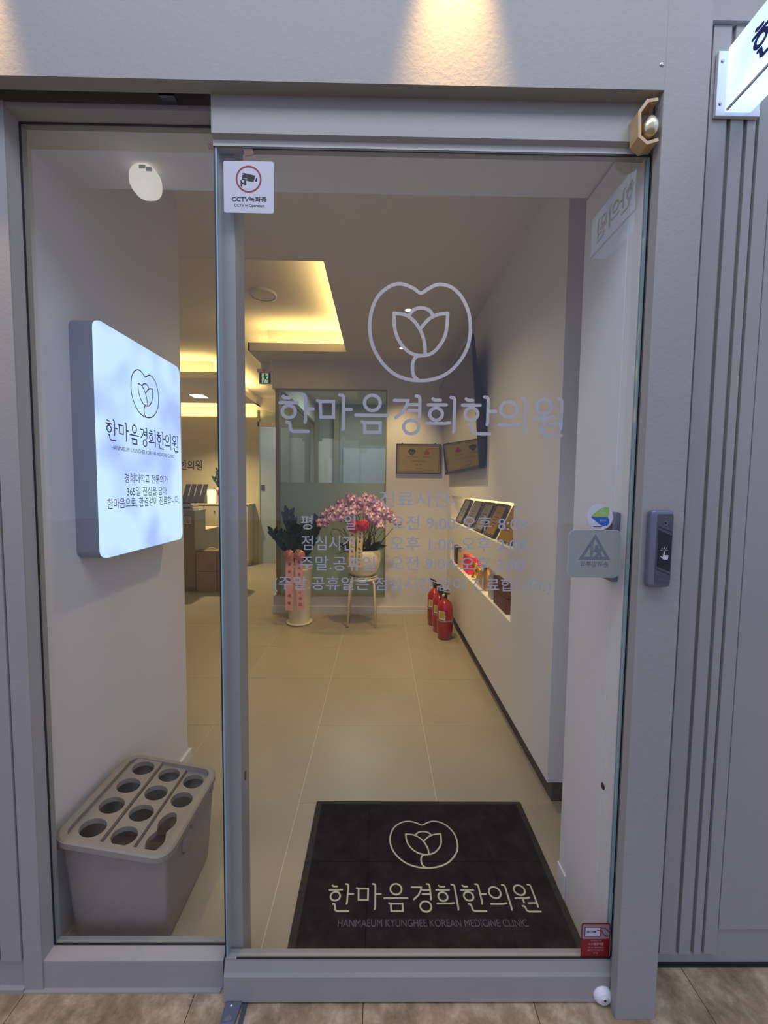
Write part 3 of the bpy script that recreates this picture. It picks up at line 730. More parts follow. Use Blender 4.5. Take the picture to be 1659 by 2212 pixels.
# umbrella stand with sloping lid
us = thing('umbrella_stand', 'taupe plastic umbrella stand with round holes in its sloping lid', 'umbrella stand', (-.77, 1.26, 0))
b = MB()
def tp_(u, v, h=0):   # lid plane: u 0..1 left->right, v 0..1 near->far
    x = -.932+u*.335; return Vector((x, 1.068+v*.372, .372-.060*u+h))
# body (tapered shell)
bb = [(-.895, 1.110), (-.625, 1.110), (-.625, 1.400), (-.895, 1.400)]; bt = [(-.915, 1.088), (-.610, 1.088), (-.610, 1.425), (-.915, 1.425)]
zt = [.362, .308, .308, .362]
vs = [(a, c_, 0) for a, c_ in bb]+[(bt[i][0], bt[i][1], zt[i]-.018) for i in range(4)]
b.add(vs, [(0, 1, 5, 4), (1, 2, 6, 5), (2, 3, 7, 6), (3, 0, 4, 7), (3, 2, 1, 0)])
b.build('body', M['bin'], us, bevel=.012, seg=3)
# lid rim and three stepped hole strips
def lid_ring(o, u0, u1, v0, v1, U0, U1, V0, V1, r, h0, h1):
    Po = rrect(U0, U1, V0, V1, r, 5); Pi = rrect(u0, u1, v0, v1, r*.6, 5); n = len(Po)
    vs = [tp_(a, c_, h0) for a, c_ in Po]+[tp_(a, c_, h1-.004) for a, c_ in Po]+[tp_(a+(c2-a)*.25, c_+(d2-c_)*.25, h1) for (a, c_), (c2, d2) in zip(Po, Pi)]+[tp_(a, c_, h1) for a, c_ in Pi]+[tp_(a, c_, h1-.024) for a, c_ in Pi]
    o.add(vs, [(i*n+k, i*n+(k+1) % n, (i+1)*n+(k+1) % n, (i+1)*n+k) for i in range(4) for k in range(n)])
b = MB(); lid_ring(b, .075, .93, .055, .95, 0, 1, 0, 1, .13, -.020, 0)
lidr = b.build('lid', M['bin'], us)
def keyhole(cu, cv, ru, rv, n=20):
    return [(cu+ru*math.cos(2*math.pi*k/n), cv+rv*math.sin(2*math.pi*k/n)) for k in range(n)]
def strip(u0, u1, h, cells):
    """flat strip with holes: each cell (v0,v1,holepoly) gets a frame around its hole with 24 rays"""
    b = MB()
    for v0, v1, hp_ in cells:
        n = len(hp_); cu = sum(q[0] for q in hp_)/n; cv = sum(q[1] for q in hp_)/n; outer = []
        for q in hp_:
            du, dv = q[0]-cu, q[1]-cv; ts = []
            if du > 1e-9: ts.append((u1-cu)/du)
            if du < -1e-9: ts.append((u0-cu)/du)
            if dv > 1e-9: ts.append((v1-cv)/dv)
            if dv < -1e-9: ts.append((v0-cv)/dv)
            t_ = min(ts); outer.append((cu+du*t_, cv+dv*t_))
        base = len(b.v)
        vs = [tp_(a, c_, h) for a, c_ in outer]+[tp_(a, c_, h) for a, c_ in hp_]+[tp_(a, c_, h-.016) for a, c_ in hp_]
        fs = []
        for k in range(n):
            j = (k+1) % n; fs += [(k, j, n+j, n+k), (n+k, n+j, 2*n+j, 2*n+k)]
        # corners
        b.add(vs, fs)
        for (cu_, cv_) in ((u0, v0), (u1, v0), (u1, v1), (u0, v1)):
            best = sorted(range(n), key=lambda k: (outer[k][0]-cu_)**2*.9+(outer[k][1]-cv_)**2)[:1][0]
            a1 = outer[best]
            for nb in ((best+1) % n, (best-1) % n):
                b.add([tp_(cu_, cv_, h), tp_(*a1, h), tp_(*outer[nb], h)], [(0, 1, 2)])
    # side riser toward the lower strip
    b.add([tp_(u1, .05, h), tp_(u1, .95, h), tp_(u1, .95, h-.016), tp_(u1, .05, h-.016)], [(0, 1, 2, 3)])
    b.add([tp_(u0, .05, h), tp_(u0, .95, h), tp_(u0, .95, h-.006), tp_(u0, .05, h-.006)], [(0, 1, 2, 3)])
    return b
ed = [.05, .275, .50, .725, .95]
RU, RV = .106, .088
for i, (u0, u1, h) in enumerate(((.115, .385, -.003), (.40, .655, -.012), (.67, .905, -.021))):
    cu = (u0+u1)/2
    if i < 2: cells = [(ed[k], ed[k+1], keyhole(cu, (ed[k]+ed[k+1])/2, RU, RV, 28)) for k in range(4)]
    else:
        kp = []
        for k in range(56):
            a = 2*math.pi*k/56; s_ = math.sin(a); c_ = math.cos(a)
            kp.append((cu+c_*(.088-.042*math.exp(-(s_/.28)**2)), .275+s_*.195))
        cells = [(.05, .50, kp), (.50, .725, keyhole(cu, .6125, RU*.95, RV, 28)), (.725, .95, keyhole(cu, .8375, RU*.95, RV, 28))]
    strip(u0, u1, h, cells).build('hole_strip', M['bin'], us)
b = MB()
for u0, u1 in ((.07, .115), (.385, .40), (.655, .67), (.905, .935)):
    hh = {.07: -.014, .385: -.022, .655: -.028, .905: -.023}[u0]; b.add([tp_(u0, .05, hh), tp_(u1, .05, hh), tp_(u1, .95, hh), tp_(u0, .95, hh)], [(0, 1, 2, 3)])
b.build('recess', M['bin'], us)
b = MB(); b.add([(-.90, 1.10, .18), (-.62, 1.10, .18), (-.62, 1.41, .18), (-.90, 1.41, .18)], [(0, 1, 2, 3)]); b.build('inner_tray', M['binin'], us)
MB().lathe([(0, .009), (.026, .009), (.030, .007), (.032, 0)], (-.612, 1.205, .245), 28, 'x').build('side_disc', M['bin'], us)
MB().lathe([(.034, .0), (.037, .009), (.043, .0)], (-.615, 1.205, .245), 28, 'x').build('disc_ring', M['bin'], us)
MB().box(-.94, -.915, 1.085, 1.10, .325, .35).build('clip', M['bin'], us)
MB().box(-.612, -.600, 1.37, 1.39, .268, .285).build('clip', M['bin'], us)

# door mat
dm = thing('door_mat', 'dark navy door mat with the pale flower emblem and clinic name', 'door mat', (.18, 1.36, 0))
MB().prism([(a, c_, .0008) for a, c_ in rrect(-.262, .632, 1.078, 1.650, .006, 3)], (0, 0, .004)).build('rubber_edge', M['matedge'], dm)
MB().prism([(a, c_, .0048) for a, c_ in rrect(-.238, .608, 1.098, 1.630, .004, 3)], (0, 0, .004)).build('pile', M['carpet'], dm)
pf = Plane2((.185, 1.36, .0088), (1, 0, 0), (0, 1, 0))
strokes('emblem', pf, fit(emblem_strokes(), -.001, .082, .268/546, .206/522, 798, 331, .85), M['cream'], dm, h=.0008)
strokes('name_lettering', pf, fit(name_strokes(), .005, -.120, .70/1490, .095/205, 805, 758, .72), M['cream'], dm, h=.0008)
text('lettering', 'HANMAEUM KYUNGHEE KOREAN MEDICINE CLINIC', pf, M['greyt'], dm, h=.0008, width=.60, height=.022, cx=-.003, cy=-.199)

# ================================================================== BACK: PLANTS, EXTINGUISHERS, TV, PLAQUE
def ribbon_strip(name, x, y, z1, z0, w, m, parent, s_, dx=0, bulge=.01, tcol='ink', th=.035, gap=0):
    b = MB(); n = 10; vs = []
    for k in range(n+1):
        t_ = k/n; xx = x+dx*t_; yy = y-bulge*math.sin(t_*3.1); z_ = z1+(z0-z1)*t_
        vs += [(xx-w/2, yy, z_), (xx+w/2, yy, z_), (xx+w/2, yy+.0015, z_), (xx-w/2, yy+.0015, z_)]
    for k in range(n):
        a = 4*k
        b.add([], []); b.f += [[a, a+1, a+5, a+4], [a+3, a+2, a+6, a+7][::-1]]; b.m += [0, 0]; b.sm += [True, True]
    b.v = vs
    o = b.build(name, m, parent)
    L = [c for c in s_]
    for i, ch in enumerate(L):
        if ch == ' ': continue
        t_ = (i+.9)/(len(L)+.8); yy = y-bulge*math.sin(t_*3.1)
        pf_ = Plane2((x+dx*t_, yy-.0006, z1+(z0-z1)*t_), (1, 0, 0), (0, 0, 1))
        text('character', ch, pf_, M[tcol], o, h=.0005, height=th, width=None, bold=.01)
    return o
def bow(parent, x, y, z, m, s_=1.0, name='bow'):
    b = MB()
    for k in range(8):
        a = k*2*math.pi/8+.25; L_ = .036*s_*random.uniform(.85, 1.2); w = .011*s_
        d = (math.cos(a), math.sin(a)); n = (-math.sin(a), math.cos(a)); vs = []
        for j in range(9):
            t_ = j/8; r_2 = L_*math.sin(math.pi*t_); yy = y-.004-.030*s_*t_*(1.0 if k % 2 else .75)
            ww = w*(.35+.75*math.sin(math.pi*t_))
            vs += [(x+d[0]*r_2+n[0]*ww, yy, z+d[1]*r_2+n[1]*ww), (x+d[0]*r_2-n[0]*ww, yy, z+d[1]*r_2-n[1]*ww)]
        b.smooth = True; b.add(vs, [(2*i, 2*i+1, 2*i+3, 2*i+2) for i in range(8)])
    b.lathe([(0, -.012*s_), (.010*s_, -.008*s_), (.012*s_, 0), (.008*s_, .01*s_), (0, .012*s_)], (x, y-.02*s_, z), 12)
    return b.build(name, m, parent)
# shared leaf / flower meshes
def leaf_mesh(m, L=.07, w=.034):
    b = MB(); b.smooth = True; prof = [0, .55, .95, 1, .8, .45, 0]; n = len(prof)
    vs = []
    for i, q in enumerate(prof):
        t_ = i/(n-1); vs += [(-w/2*q, t_*L, .006*math.sin(t_*3)), (0, t_*L, -.004+.006*math.sin(t_*3)), (w/2*q, t_*L, .006*math.sin(t_*3))]
    b.add(vs, [(3*i+j, 3*i+j+1, 3*i+j+4, 3*i+j+3) for i in range(n-1) for j in (0, 1)])
    o = b.build('leaf', m); me = o.data; D.objects.remove(o); return me
LM = leaf_mesh(M['leaf']); LM2 = leaf_mesh(M['leaf2'], .16, .02); LM3 = leaf_mesh(M['leaf'], .17, .055)
def zz_plant(parent, base, stems, lscale=1.0):
    o0 = ORG[parent]
    for (dx, dy, H_, n) in stems:
        P = [(base[0]+dx*(t_**1.5), base[1]+dy*t_, base[2]+H_*t_) for t_ in [k/10 for k in range(11)]]
        MB().tube(P, .007*lscale, 6, .003).build('stem', M['leaf'], parent)
        for k in range(n):
            t_ = .38+.62*k/(n-1); i = min(9, int(t_*10)); f_ = t_*10-i
            q = Vector(P[i]).lerp(Vector(P[i+1]), f_); tan = (Vector(P[i+1])-Vector(P[i])).normalized()
            side = 1 if k % 2 else -1
            if k == n-1: d = tan
            else: d = (tan*.9+Vector((side*.8, random.uniform(-.35, .35), .1))).normalized()
            up = Vector((0, -1, .15)); xv = d.cross(up).normalized(); zv = xv.cross(d)
            s_ = lscale*random.uniform(.85, 1.15)*(1.05-.25*abs(t_-.7))
            m4 = Matrix((xv*s_, d*s_, zv*s_)).transposed().to_4x4(); m4.translation = q-o0
            inst('leaf', LM, parent, m4)
# tall white pot with zz plant
PC = (-.805, 3.94)
tpot = thing('potted_plant', 'dark leafy plant in a tall white floor pot with pink ribbons', 'potted plant', (PC[0], PC[1], 0))
MB().lathe([(0, .02), (.100, .02), (.103, .03), (.128, .555), (.134, .56), (.134, .568), (.124, .568), (.118, .50), (0, .50)], (PC[0], PC[1], 0), 40).build('pot', M['ceramic'], tpot)
MB().lathe([(0, 0), (.118, 0), (.130, .012), (.130, .022), (.118, .02), (0, .02)], (PC[0], PC[1], 0), 40).build('saucer', M['ceramic'], tpot)
MB().lathe([(0, .512), (.118, .505)], (PC[0], PC[1], 0), 24).build('soil', M['soil'], tpot)
zz_plant(tpot, (PC[0], PC[1], .50), [(-.11, -.02, .60, 17), (.21, -.02, .54, 16), (-.25, -.03, .42, 15), (.02, .06, .44, 12), (.13, -.07, .40, 13), (-.09, -.08, .36, 11), (.10, .05, .32, 10)], 1.5)
ribbon_strip('ribbon', -.868, 3.80, .70, .170, .076, M['pink'], tpot, '장위동 예쀼', -.008, .012, th=.034)
ribbon_strip('ribbon', -.784, 3.80, .70, .180, .070, M['pink'], tpot, '축개원대박나세요', .020, .012, th=.030)
bow(tpot, -.872, 3.80, .715, M['rose'], 1.45); bow(tpot, -.772, 3.80, .720, M['rose'], 1.45)
# stool and orchid
SX, SY = -.168, 3.93
stool = thing('stool', 'cream round metal stool under the orchid pot', 'stool', (SX, SY, 0))
MB().lathe([(0, .462), (.150, .462), (.158, .468), (.158, .478), (.150, .484), (0, .484)], (SX, SY, 0), 40).build('seat', M['ceramic'], stool)
for k in range(4):
    a = R(45+90*k); dx, dy = math.cos(a), math.sin(a)
    MB().tube([(SX+dx*.10, SY+dy*.10, .455), (SX+dx*.155, SY+dy*.155, .455), (SX+dx*.165, SY+dy*.165, .44), (SX+dx*.195, SY+dy*.175, .012)], .011, 10).build('leg', M['ceramic'], stool)
orc = thing('potted_orchid', 'mauve and cream orchids arching from a round white pot on the stool', 'potted plant', (SX, SY, .484))
MB().lathe([(0, .484), (.125, .484), (.145, .492), (.155, .502), (.148, .503), (.12, .496), (0, .494)], (SX, SY, 0), 40).build('saucer', M['ceramic'], orc)
MB().lathe([(0, .497), (.098, .497), (.142, .535), (.172, .60), (.182, .66), (.178, .72), (.168, .757), (.162, .762), (.156, .757), (.15, .73), (0, .73)], (SX, SY, 0), 44).build('pot', M['ceramic'], orc)
MB().lathe([(0, .748), (.155, .738)], (SX, SY, 0), 24).build('bark', M['soil'], orc)
# flower mesh
def flower_mesh():
    b = MB(); b.smooth = True
    def petal(a, L, w, mi, z0=0):
        b.cur = mi; d = Vector((math.cos(a), math.sin(a))); n_ = Vector((-d.y, d.x)); pr = [(0, .15), (.3, .8), (.6, 1), (.85, .7), (1, .15)]
        vs = []
        for t_, q in pr:
            for s_ in (-1, 0, 1):
                xy = d*(t_*L)+n_*(s_*w/2*q); vs.append((xy.x, xy.y, z0+.25*L*t_*t_*(-1)+(0 if s_ else .002)))
        b.add(vs, [(3*i+j, 3*i+j+1, 3*i+j+4, 3*i+j+3) for i in range(4) for j in (0, 1)])
    for a in (90, 215, 325): petal(R(a), .040, .026, 0)
    for a in (12, 168): petal(R(a), .044, .042, 0, .002)
    for a in (12, 168, 90): petal(R(a), .024, .022, 1, .004)
    for a in (250, 290, 270): petal(R(a), .017, .012, 2, .008)
    o = b.build('flower', [M['petal'], M['petalc'], M['lip']]); me = o.data; D.objects.remove(o); return me
FM = flower_mesh()
o0 = ORG[orc]
# arching sprays: (end x, end y, top z, droop)
sprays = [(-.43, -.03, 1.20, .16), (-.39, -.12, 1.14, .14), (-.37, .02, 1.22, .12), (-.31, -.10, 1.19, .13), (-.26, .05, 1.26, .08), (-.20, -.12, 1.18, .10), (-.13, .03, 1.29, .03), (-.10, -.14, 1.21, .08), (-.03, -.04, 1.25, .02), (.03, .03, 1.30, .03), (.05, -.14, 1.20, .09), (.11, .02, 1.29, .05), (.16, -.10, 1.22, .10), (.21, .04, 1.26, .08), (.26, -.08, 1.20, .12), (.31, .02, 1.20, .12), (.35, -.05, 1.14, .12), (.19, -.16, 1.12, .12), (.10, -.16, 1.14, .08)]
for (ex, ey, tz, dr_) in sprays:
    bx_, by_ = SX+random.uniform(-.05, .07)+ex*.12, SY+random.uniform(-.05, .05)
    P0 = Vector((bx_, by_, .74)); P1 = Vector((bx_+ex*.22, by_+ey*.3, tz-.02)); P2 = Vector((SX+ex*.72, SY+ey, tz+.02)); P3 = Vector((SX+ex, SY+ey*1.2, tz-dr_))
    P = [P0*(1-t_)**3+P1*3*t_*(1-t_)**2+P2*3*t_*t_*(1-t_)+P3*t_**3 for t_ in [k/14 for k in range(15)]]
    MB().tube(P, .0032, 5, .0018).build('stem', M['stem'], orc)
    for k in range(10):
        t_ = .52+.48*k/9; i = min(13, int(t_*14)); q = P[i].lerp(P[i+1], t_*14-i)
        off = Vector((random.uniform(-.020, .020), -.018-random.uniform(0, .03), (.014 if k % 2 else -.016)+random.uniform(-.008, .008)))
        q = q+off
        ang = Matrix.Rotation(random.uniform(-.45, .45)+(q.x-SX)*.6, 4, 'Z') @ Matrix.Rotation(R(90)+random.uniform(-.2, .35), 4, 'X') @ Matrix.Rotation(random.uniform(-.35, .35), 4, 'Z')
        m4 = Matrix.Translation(q-o0) @ ang @ Matrix.Scale(random.uniform(.72, .92), 4)
        inst('flower', FM, orc, m4)
for k in range(16):
    a = k*2.399; L_ = random.uniform(.8, 1.15)
    d = Vector((math.cos(a), math.sin(a)*.8, random.uniform(.15, .75))).normalized(); xv = d.cross(Vector((0, 0, 1))).normalized(); zv = xv.cross(d)
    tw = Matrix.Rotation(random.uniform(.6, 1.3)*(1 if d.x > 0 else -1), 3, d); xv = tw @ xv; zv = tw @ zv
    m4 = Matrix((xv*L_, d*L_, zv*L_)).transposed().to_4x4(); m4.translation = Vector((SX+math.cos(a)*.07, SY+math.sin(a)*.07, .755))-o0
    inst('leaf', LM3 if k % 3 else LM2, orc, m4)
for k in range(10):
    d = Vector((-1+random.uniform(-.2, .5), -.5, random.uniform(-.25, .5))).normalized(); xv = d.cross(Vector((0, 0, 1))).normalized(); zv = xv.cross(d); L_ = random.uniform(.6, .95)
    m4 = Matrix((xv*L_, d*L_, zv*L_)).transposed().to_4x4(); m4.translation = Vector((SX-.10, SY-.09, .765))-o0
    inst('leaf', LM2, orc, m4)
for k in range(14):
    x = SX+random.uniform(-.13, .15); a = random.uniform(-.25, .35)
    MB().tube([(x, SY-.05, .74), (x+a*.2, SY-.06, .86), (x+a*.55, SY-.07, .98)], .0028, 5).build('air_root', M['stem'], orc)
MB().tube([(SX-.12, SY-.10, .77), (SX-.25, SY-.10, .80), (SX-.31, SY-.1, .93), (SX-.29, SY-.1, .97), (SX-.22, SY-.1, .96), (SX-.17, SY-.1, .92)], .003, 6).build('wire_hoop', M['stem'], orc)
ribbon_strip('ribbon', -.258, 3.735, .97, .625, .058, M['ivory'], orc, '축하드립니다', -.004, .006, th=.026)
ribbon_strip('ribbon', -.188, 3.735, .97, .615, .060, M['ivory'], orc, '개원을 축하합니다', -.004, .006, th=.026)
bow(orc, -.245, 3.74, 1.01, M['crim'], 1.5); bow(orc, -.160, 3.74, 1.02, M['crim'], 1.7)

# fire extinguishers
def extinguisher(x, y, a, label, s_=1.0):
    t = thing('fire_extinguisher', label, 'fire extinguisher', (x, y, 0), 'red fire extinguishers at the foot of the right wall')
    g = lambda pr: [(r*s_, z*s_) for r, z in pr]
    MB().lathe(g([(0, .004), (.060, .004), (.064, .008), (.066, .05), (.071, .055), (.071, .085), (.0725, .09), (.0725, .27), (.070, .30), (.060, .33), (.043, .35), (.024, .362), (.020, .37), (.020, .375), (0, .375)]), (x, y, 0), 36).build('cylinder', M['redpaint'], t)
    MB().lathe(g([(.0735, .172), (.0742, .175), (.0742, .182), (.0735, .185)]), (x, y, 0), 36).build('band', M['chrome'], t)
    b = MB().lathe(g([(0, .375), (.017, .375), (.019, .385), (.019, .41), (.012, .42), (0, .42)]), (x, y, 0), 16); b.build('valve', M['black'], t)
    ca, sa = math.cos(a), math.sin(a)
    def hp_(u, v, z): return Vector((x+(u*ca-v*sa)*s_, y+(u*sa+v*ca)*s_, z*s_))
    b = MB()
    def hb(u0, u1, z0, z1, z2, z3, w):
        vs = [hp_(u0, -w, z0), hp_(u1, -w, z2), hp_(u1, w, z2), hp_(u0, w, z0), hp_(u0, -w, z1), hp_(u1, -w, z3), hp_(u1, w, z3), hp_(u0, w, z1)]
        b.add(vs, [(0, 3, 2, 1), (4, 5, 6, 7), (0, 1, 5, 4), (1, 2, 6, 5), (2, 3, 7, 6), (3, 0, 4, 7)])
    hb(-.015, .062, .415, .424, .424, .434, .010); b.build('carry_handle', M['black'], t)
    b = MB(); hb(-.015, .066, .436, .446, .458, .469, .009); b.build('lever', M['black'], t)
    b = MB().lathe([(0, -.010), (.014, -.010), (.015, -.006), (.015, 0)], tuple(hp_(.0, -.018, .402)), 16, 'y'); b.build('gauge', M['label'], t)
    P = [hp_(-.018, 0, .405), hp_(-.055, 0, .415), hp_(-.085, 0, .37), hp_(-.088, 0, .28), hp_(-.084, 0, .16), hp_(-.083, 0, .10)]
    MB().tube(P, .009*s_, 8).build('hose', M['blackrub'], t)
    MB().tube([hp_(.02, -.02, .40), hp_(.045, -.035, .395), hp_(.06, -.03, .375), hp_(.045, -.02, .36), hp_(.02, -.03, .365)], .002, 5).build('pin_ring', M['goldm'], t)
    for nm, m_, a0, a1, z0, z1, rr_ in (('label', M['label'], -150, -98, .190, .268, .0738), ('label_patch', M['yellow'], -142, -102, .205, .262, .0743)):
        b = MB(); n = 8; vs = []
        for k in range(n+1):
            w = R(a0+(a1-a0)*k/n); vs += [(x+math.cos(w)*rr_*s_, y+math.sin(w)*rr_*s_, z0*s_), (x+math.cos(w)*rr_*s_, y+math.sin(w)*rr_*s_, z1*s_)]
        b.add(vs, [(2*k, 2*k+2, 2*k+3, 2*k+1) for k in range(n)]); b.build(nm, m_, t)
    return t
extinguisher(.610, 3.56, R(-70), 'nearest red fire extinguisher, with a yellow patch label')
extinguisher(.590, 3.74, R(-110), 'red fire extinguisher in the middle of the three by the right wall')
extinguisher(.565, 3.93, R(150), 'farthest red fire extinguisher, closest to the back wall')

# TV on the right wall, tilted down
tvt = thing('television', 'large black flat television tilted on the right wall', 'television', (.70, 3.44, 1.5))
xt, zt_, xb, zb = .602, 2.42, .682, 1.522; y0, y1 = 2.72, 4.17
MB().prism([(xt, y0, zt_), (xb, y0, zb), (xb+.035, y0, zb+.0), (xb+.035, y0, zb+.22), (xt+.020, y0, zt_)], (0, y1-y0, 0)).build('cabinet', M['tvb'], tvt, bevel=.002)
sn = Vector((zb-zt_, 0, -(xb-xt))).normalized()  # points to -x side and up/down
nrm = Vector((-(zt_-zb), 0, -(xb-xt))).normalized()
def sp2(u, v, h): return Vector((xb+(xt-xb)*v, y0+(y1-y0)*u, zb+(zt_-zb)*v))+nrm*h
MB().prism([sp2(.008, .022, .0004), sp2(.992, .022, .0004), sp2(.992, .988, .0004), sp2(.008, .988, .0004)], nrm*.0006).build('screen', M['tv'], tvt)
MB().box(.70, .735, 3.2, 3.7, 1.8, 2.1).build('wall_bracket', M['black'], tvt)

# brass plaque on the back wall
def pl_plaque(pf_, parent):
    pts = [(-.021, .008), (-.012, .014), (0, .0165), (.012, .014), (.021, .008), (.016, -.004), (.008, -.012), (0, -.018), (-.008, -.012), (-.016, -.004)]
    s_ = 2.0
    poly2('shield_mark', pf_, [[(-.074+a*s_, .068+c_*s_) for a, c_ in pts]], M['ink'], parent, h=.0012)
    strokes('shield_face', pf_, [(ell(-.087, .068, .007, .009, 14), .003, True), (ell(-.061, .068, .007, .009, 14), .003, True), ([(-.074, .062), (-.074, .046)], .003, False)], M['brass'], parent, h=.0016)
    poly2('red_mark', pf_, [ell(.085, .060, .030, .018, 18), ell(.085, .085, .012, .013, 14), [(.070, .078), (.100, .078), (.104, .068), (.066, .068)]], M['redt'], parent, h=.0012)
    text('lettering', '경희대학교총동문회', pf_, M['ink'], parent, h=.0012, width=.115, height=.012, cx=-.074, cy=.018)
    text('lettering', '한의학회', pf_, M['ink'], parent, h=.0012, width=.080, height=.012, cx=.085, cy=.018)
    text('lettering', '한방주치의 의료인', pf_, M['brasst'], parent, h=.0012, width=.17, height=.020, cx=0, cy=-.028)
    text('lettering', '원 장', pf_, M['brasst'], parent, h=.0012, width=.07, height=.017, cx=0, cy=-.062)
    text('lettering', '2024년 3월 1일', pf_, M['brasst'], parent, h=.0012, width=.07, height=.008, cx=0, cy=-.102) if False else strokes('date_line', pf_, [([(-.035, -.102), (.035, -.102)], .004, False), ([(-.16, -.122), (.16, -.122)], .003, False)], M['brasst'], parent, h=.0012)
bp_ = thing('brass_plaque', 'gold coloured engraved plaque with a dark rim on the back wall', 'plaque', (.407, 4.22, 1.52))
MB().box(.168, .646, 4.222, 4.240, 1.530, 1.846).build('rim', M['dwood'], bp_, bevel=.002)
MB().box(.180, .634, 4.219, 4.222, 1.542, 1.834).build('gold_plate', M['brass'], bp_)
strokes('border_line', Plane2((.407, 4.219, 1.688), (1, 0, 0), (0, 0, 1)), [([(-.215, .135), (.215, .135), (.215, -.135), (-.215, -.135)], .0035, True)], M['ink'], bp_, h=.0008)
pl_plaque(Plane2((.407, 4.219, 1.690), (1, 0, 0), (0, 0, 1)), bp_)
for x in (.232, .582): MB().box(x-.006, x+.006, 4.225, 4.24, 1.846, 1.856).build('hanger', M['black'], bp_)

# framed awards in the upper niche
def award(y0, y1, label, plate_m, framed=True, H_=.235, lean=.105, dep=.018, x0=.755):
    t = thing('framed_award', label, 'award', (x0+.05, (y0+y1)/2, 1.045), 'award plaques in the upper wall niche')
    up = Vector((lean, 0, H_)).normalized(); nb = Vector((-up.z, 0, up.x)); L_ = math.hypot(lean, H_)-.012
    def q(u, v, h): return Vector((x0+.008, y0+(y1-y0)*u, 1.049))+up*(L_*v)-nb*h
    def slab(u0, u1, v0, v1, h0, h1):
        b = MB(); b.prism([q(u0, v0, h0), q(u1, v0, h0), q(u1, v1, h0), q(u0, v1, h0)], -nb*(h1-h0)); return b
    slab(0, 1, 0, 1, 0, dep).build('backing', M['dwood'], t, bevel=.002)
    if framed:
        for (u0, u1, v0, v1) in ((0, .09, 0, 1), (.91, 1, 0, 1), (.09, .91, 0, .07), (.09, .91, .93, 1)):
            slab(u0, u1, v0, v1, -.007, 0).build('frame_bar', M['dwood'], t)
        for (u0, u1, v0, v1) in ((.10, .12, .08, .92), (.88, .90, .08, .92), (.12, .88, .08, .095), (.12, .88, .905, .92)):
            slab(u0, u1, v0, v1, -.004, 0).build('gold_liner', M['goldm'], t)
        slab(.12, .88, .095, .905, -.002, 0).build('plate', plate_m, t)
    else:
        slab(.05, .95, .05, .95, -.003, 0).build('plate', plate_m, t)
    c0 = q(.5, .5, -.003)
    pf_ = Plane2(c0, (0, -1, 0), up)
    text('lettering', '상 장', pf_, M['brasst'], t, h=.0008, width=.06, height=.016, cy=.055)
    for k in range(4): strokes('text_line', pf_, [([(-.06, .02-.022*k), (.06-.02*(k % 2), .02-.022*k)], .005, False)], M['brasst'], t, h=.0008)
award(2.285, 2.545, 'nearest award plate in the upper niche, olive gold without a frame', M['brass'], False)
award(2.62, 2.885, 'gold award in a dark frame, second from the near end of the upper niche', M['brass'])
award(2.93, 3.21, 'silver award in a dark frame, third along the upper niche', M['silverb'])
award(3.28, 3.58, 'silver grey award plate, fourth along the upper niche', M['silverb'], False)
award(3.68, 3.95, 'dark framed award deepest in the upper niche', M['silverb'])
# lower niche things
zf = .637
t = thing('gift_box', 'brown two part gift box at the near end of the lower niche', 'box', (.80, 2.4, zf))
MB().box(.752, .85, 2.285, 2.545, zf, .728).build('base', M['brownb'], t, bevel=.002)
MB().box(.749, .853, 2.282, 2.548, .731, .818).build('lid', M['brownb'], t, bevel=.002)
strokes('print', Plane2((.7515, 2.42, .685), (0, -1, 0), (0, 0, 1)), [([(-.01, -.02), (.0, .0), (-.005, .02)], .002, False), ([(.0, .0), (.015, .02)], .002, False)], M['goldm'], t)
t = thing('gift_bag', 'small white bottle shaped box behind the brown gift box', 'box', (.79, 2.64, zf))
MB().prism([(a, c_, zf) for a, c_ in rrect(.755, .815, 2.60, 2.69, .01, 3)], (0, 0, .15)).build('carton', mat('pale_lilac_carton', (178, 174, 186), .5), t)
MB().lathe([(0, .15), (.028, .15), (.028, .19), (.02, .195), (0, .195)], (.785, 2.645, zf), 18).build('cap', M['white'], t)
# cloth-wrapped bundle
t = thing('wrapped_bundle', 'gold cloth wrapped gift bundle with a knot in the lower niche', 'gift', (.81, 2.93, zf))
b = MB(); b.smooth = True; n = 24; vs = []; rows = 9
for j in range(rows+1):
    v = j/rows
    for k in range(n):
        a = 2*math.pi*k/n; sq = 1/max(abs(math.cos(a)), abs(math.sin(a))); rr_ = (.75*sq+.25)
        rad = (1.0 if v < .62 else 1-.72*((v-.62)/.38)**1.1)+.05*math.sin(a*7+v*6)*(v+.2)
        vs.append((.815+math.cos(a)*.052*rr_*rad, 2.92+math.sin(a)*.115*rr_*rad, zf+.150*v+.006*math.sin(a*5)*v))
b.add(vs, [(j*n+k, j*n+(k+1) % n, (j+1)*n+(k+1) % n, (j+1)*n+k) for j in range(rows) for k in range(n)]+[tuple(rows*n+k for k in range(n))])
b.build('cloth', M['gold'], t)
b = MB()
for a, l_ in ((20, .075), (160, .07), (250, .06), (320, .055)):
    d = Vector((math.cos(R(a))*.4, math.sin(R(a)), .18)); q = Vector((.80, 2.92, zf+.147))
    b.tube([q, q+d*l_*.5+Vector((0, 0, .012)), q+d*l_], .014, 8, .003)
b.build('knot', M['gold'], t)
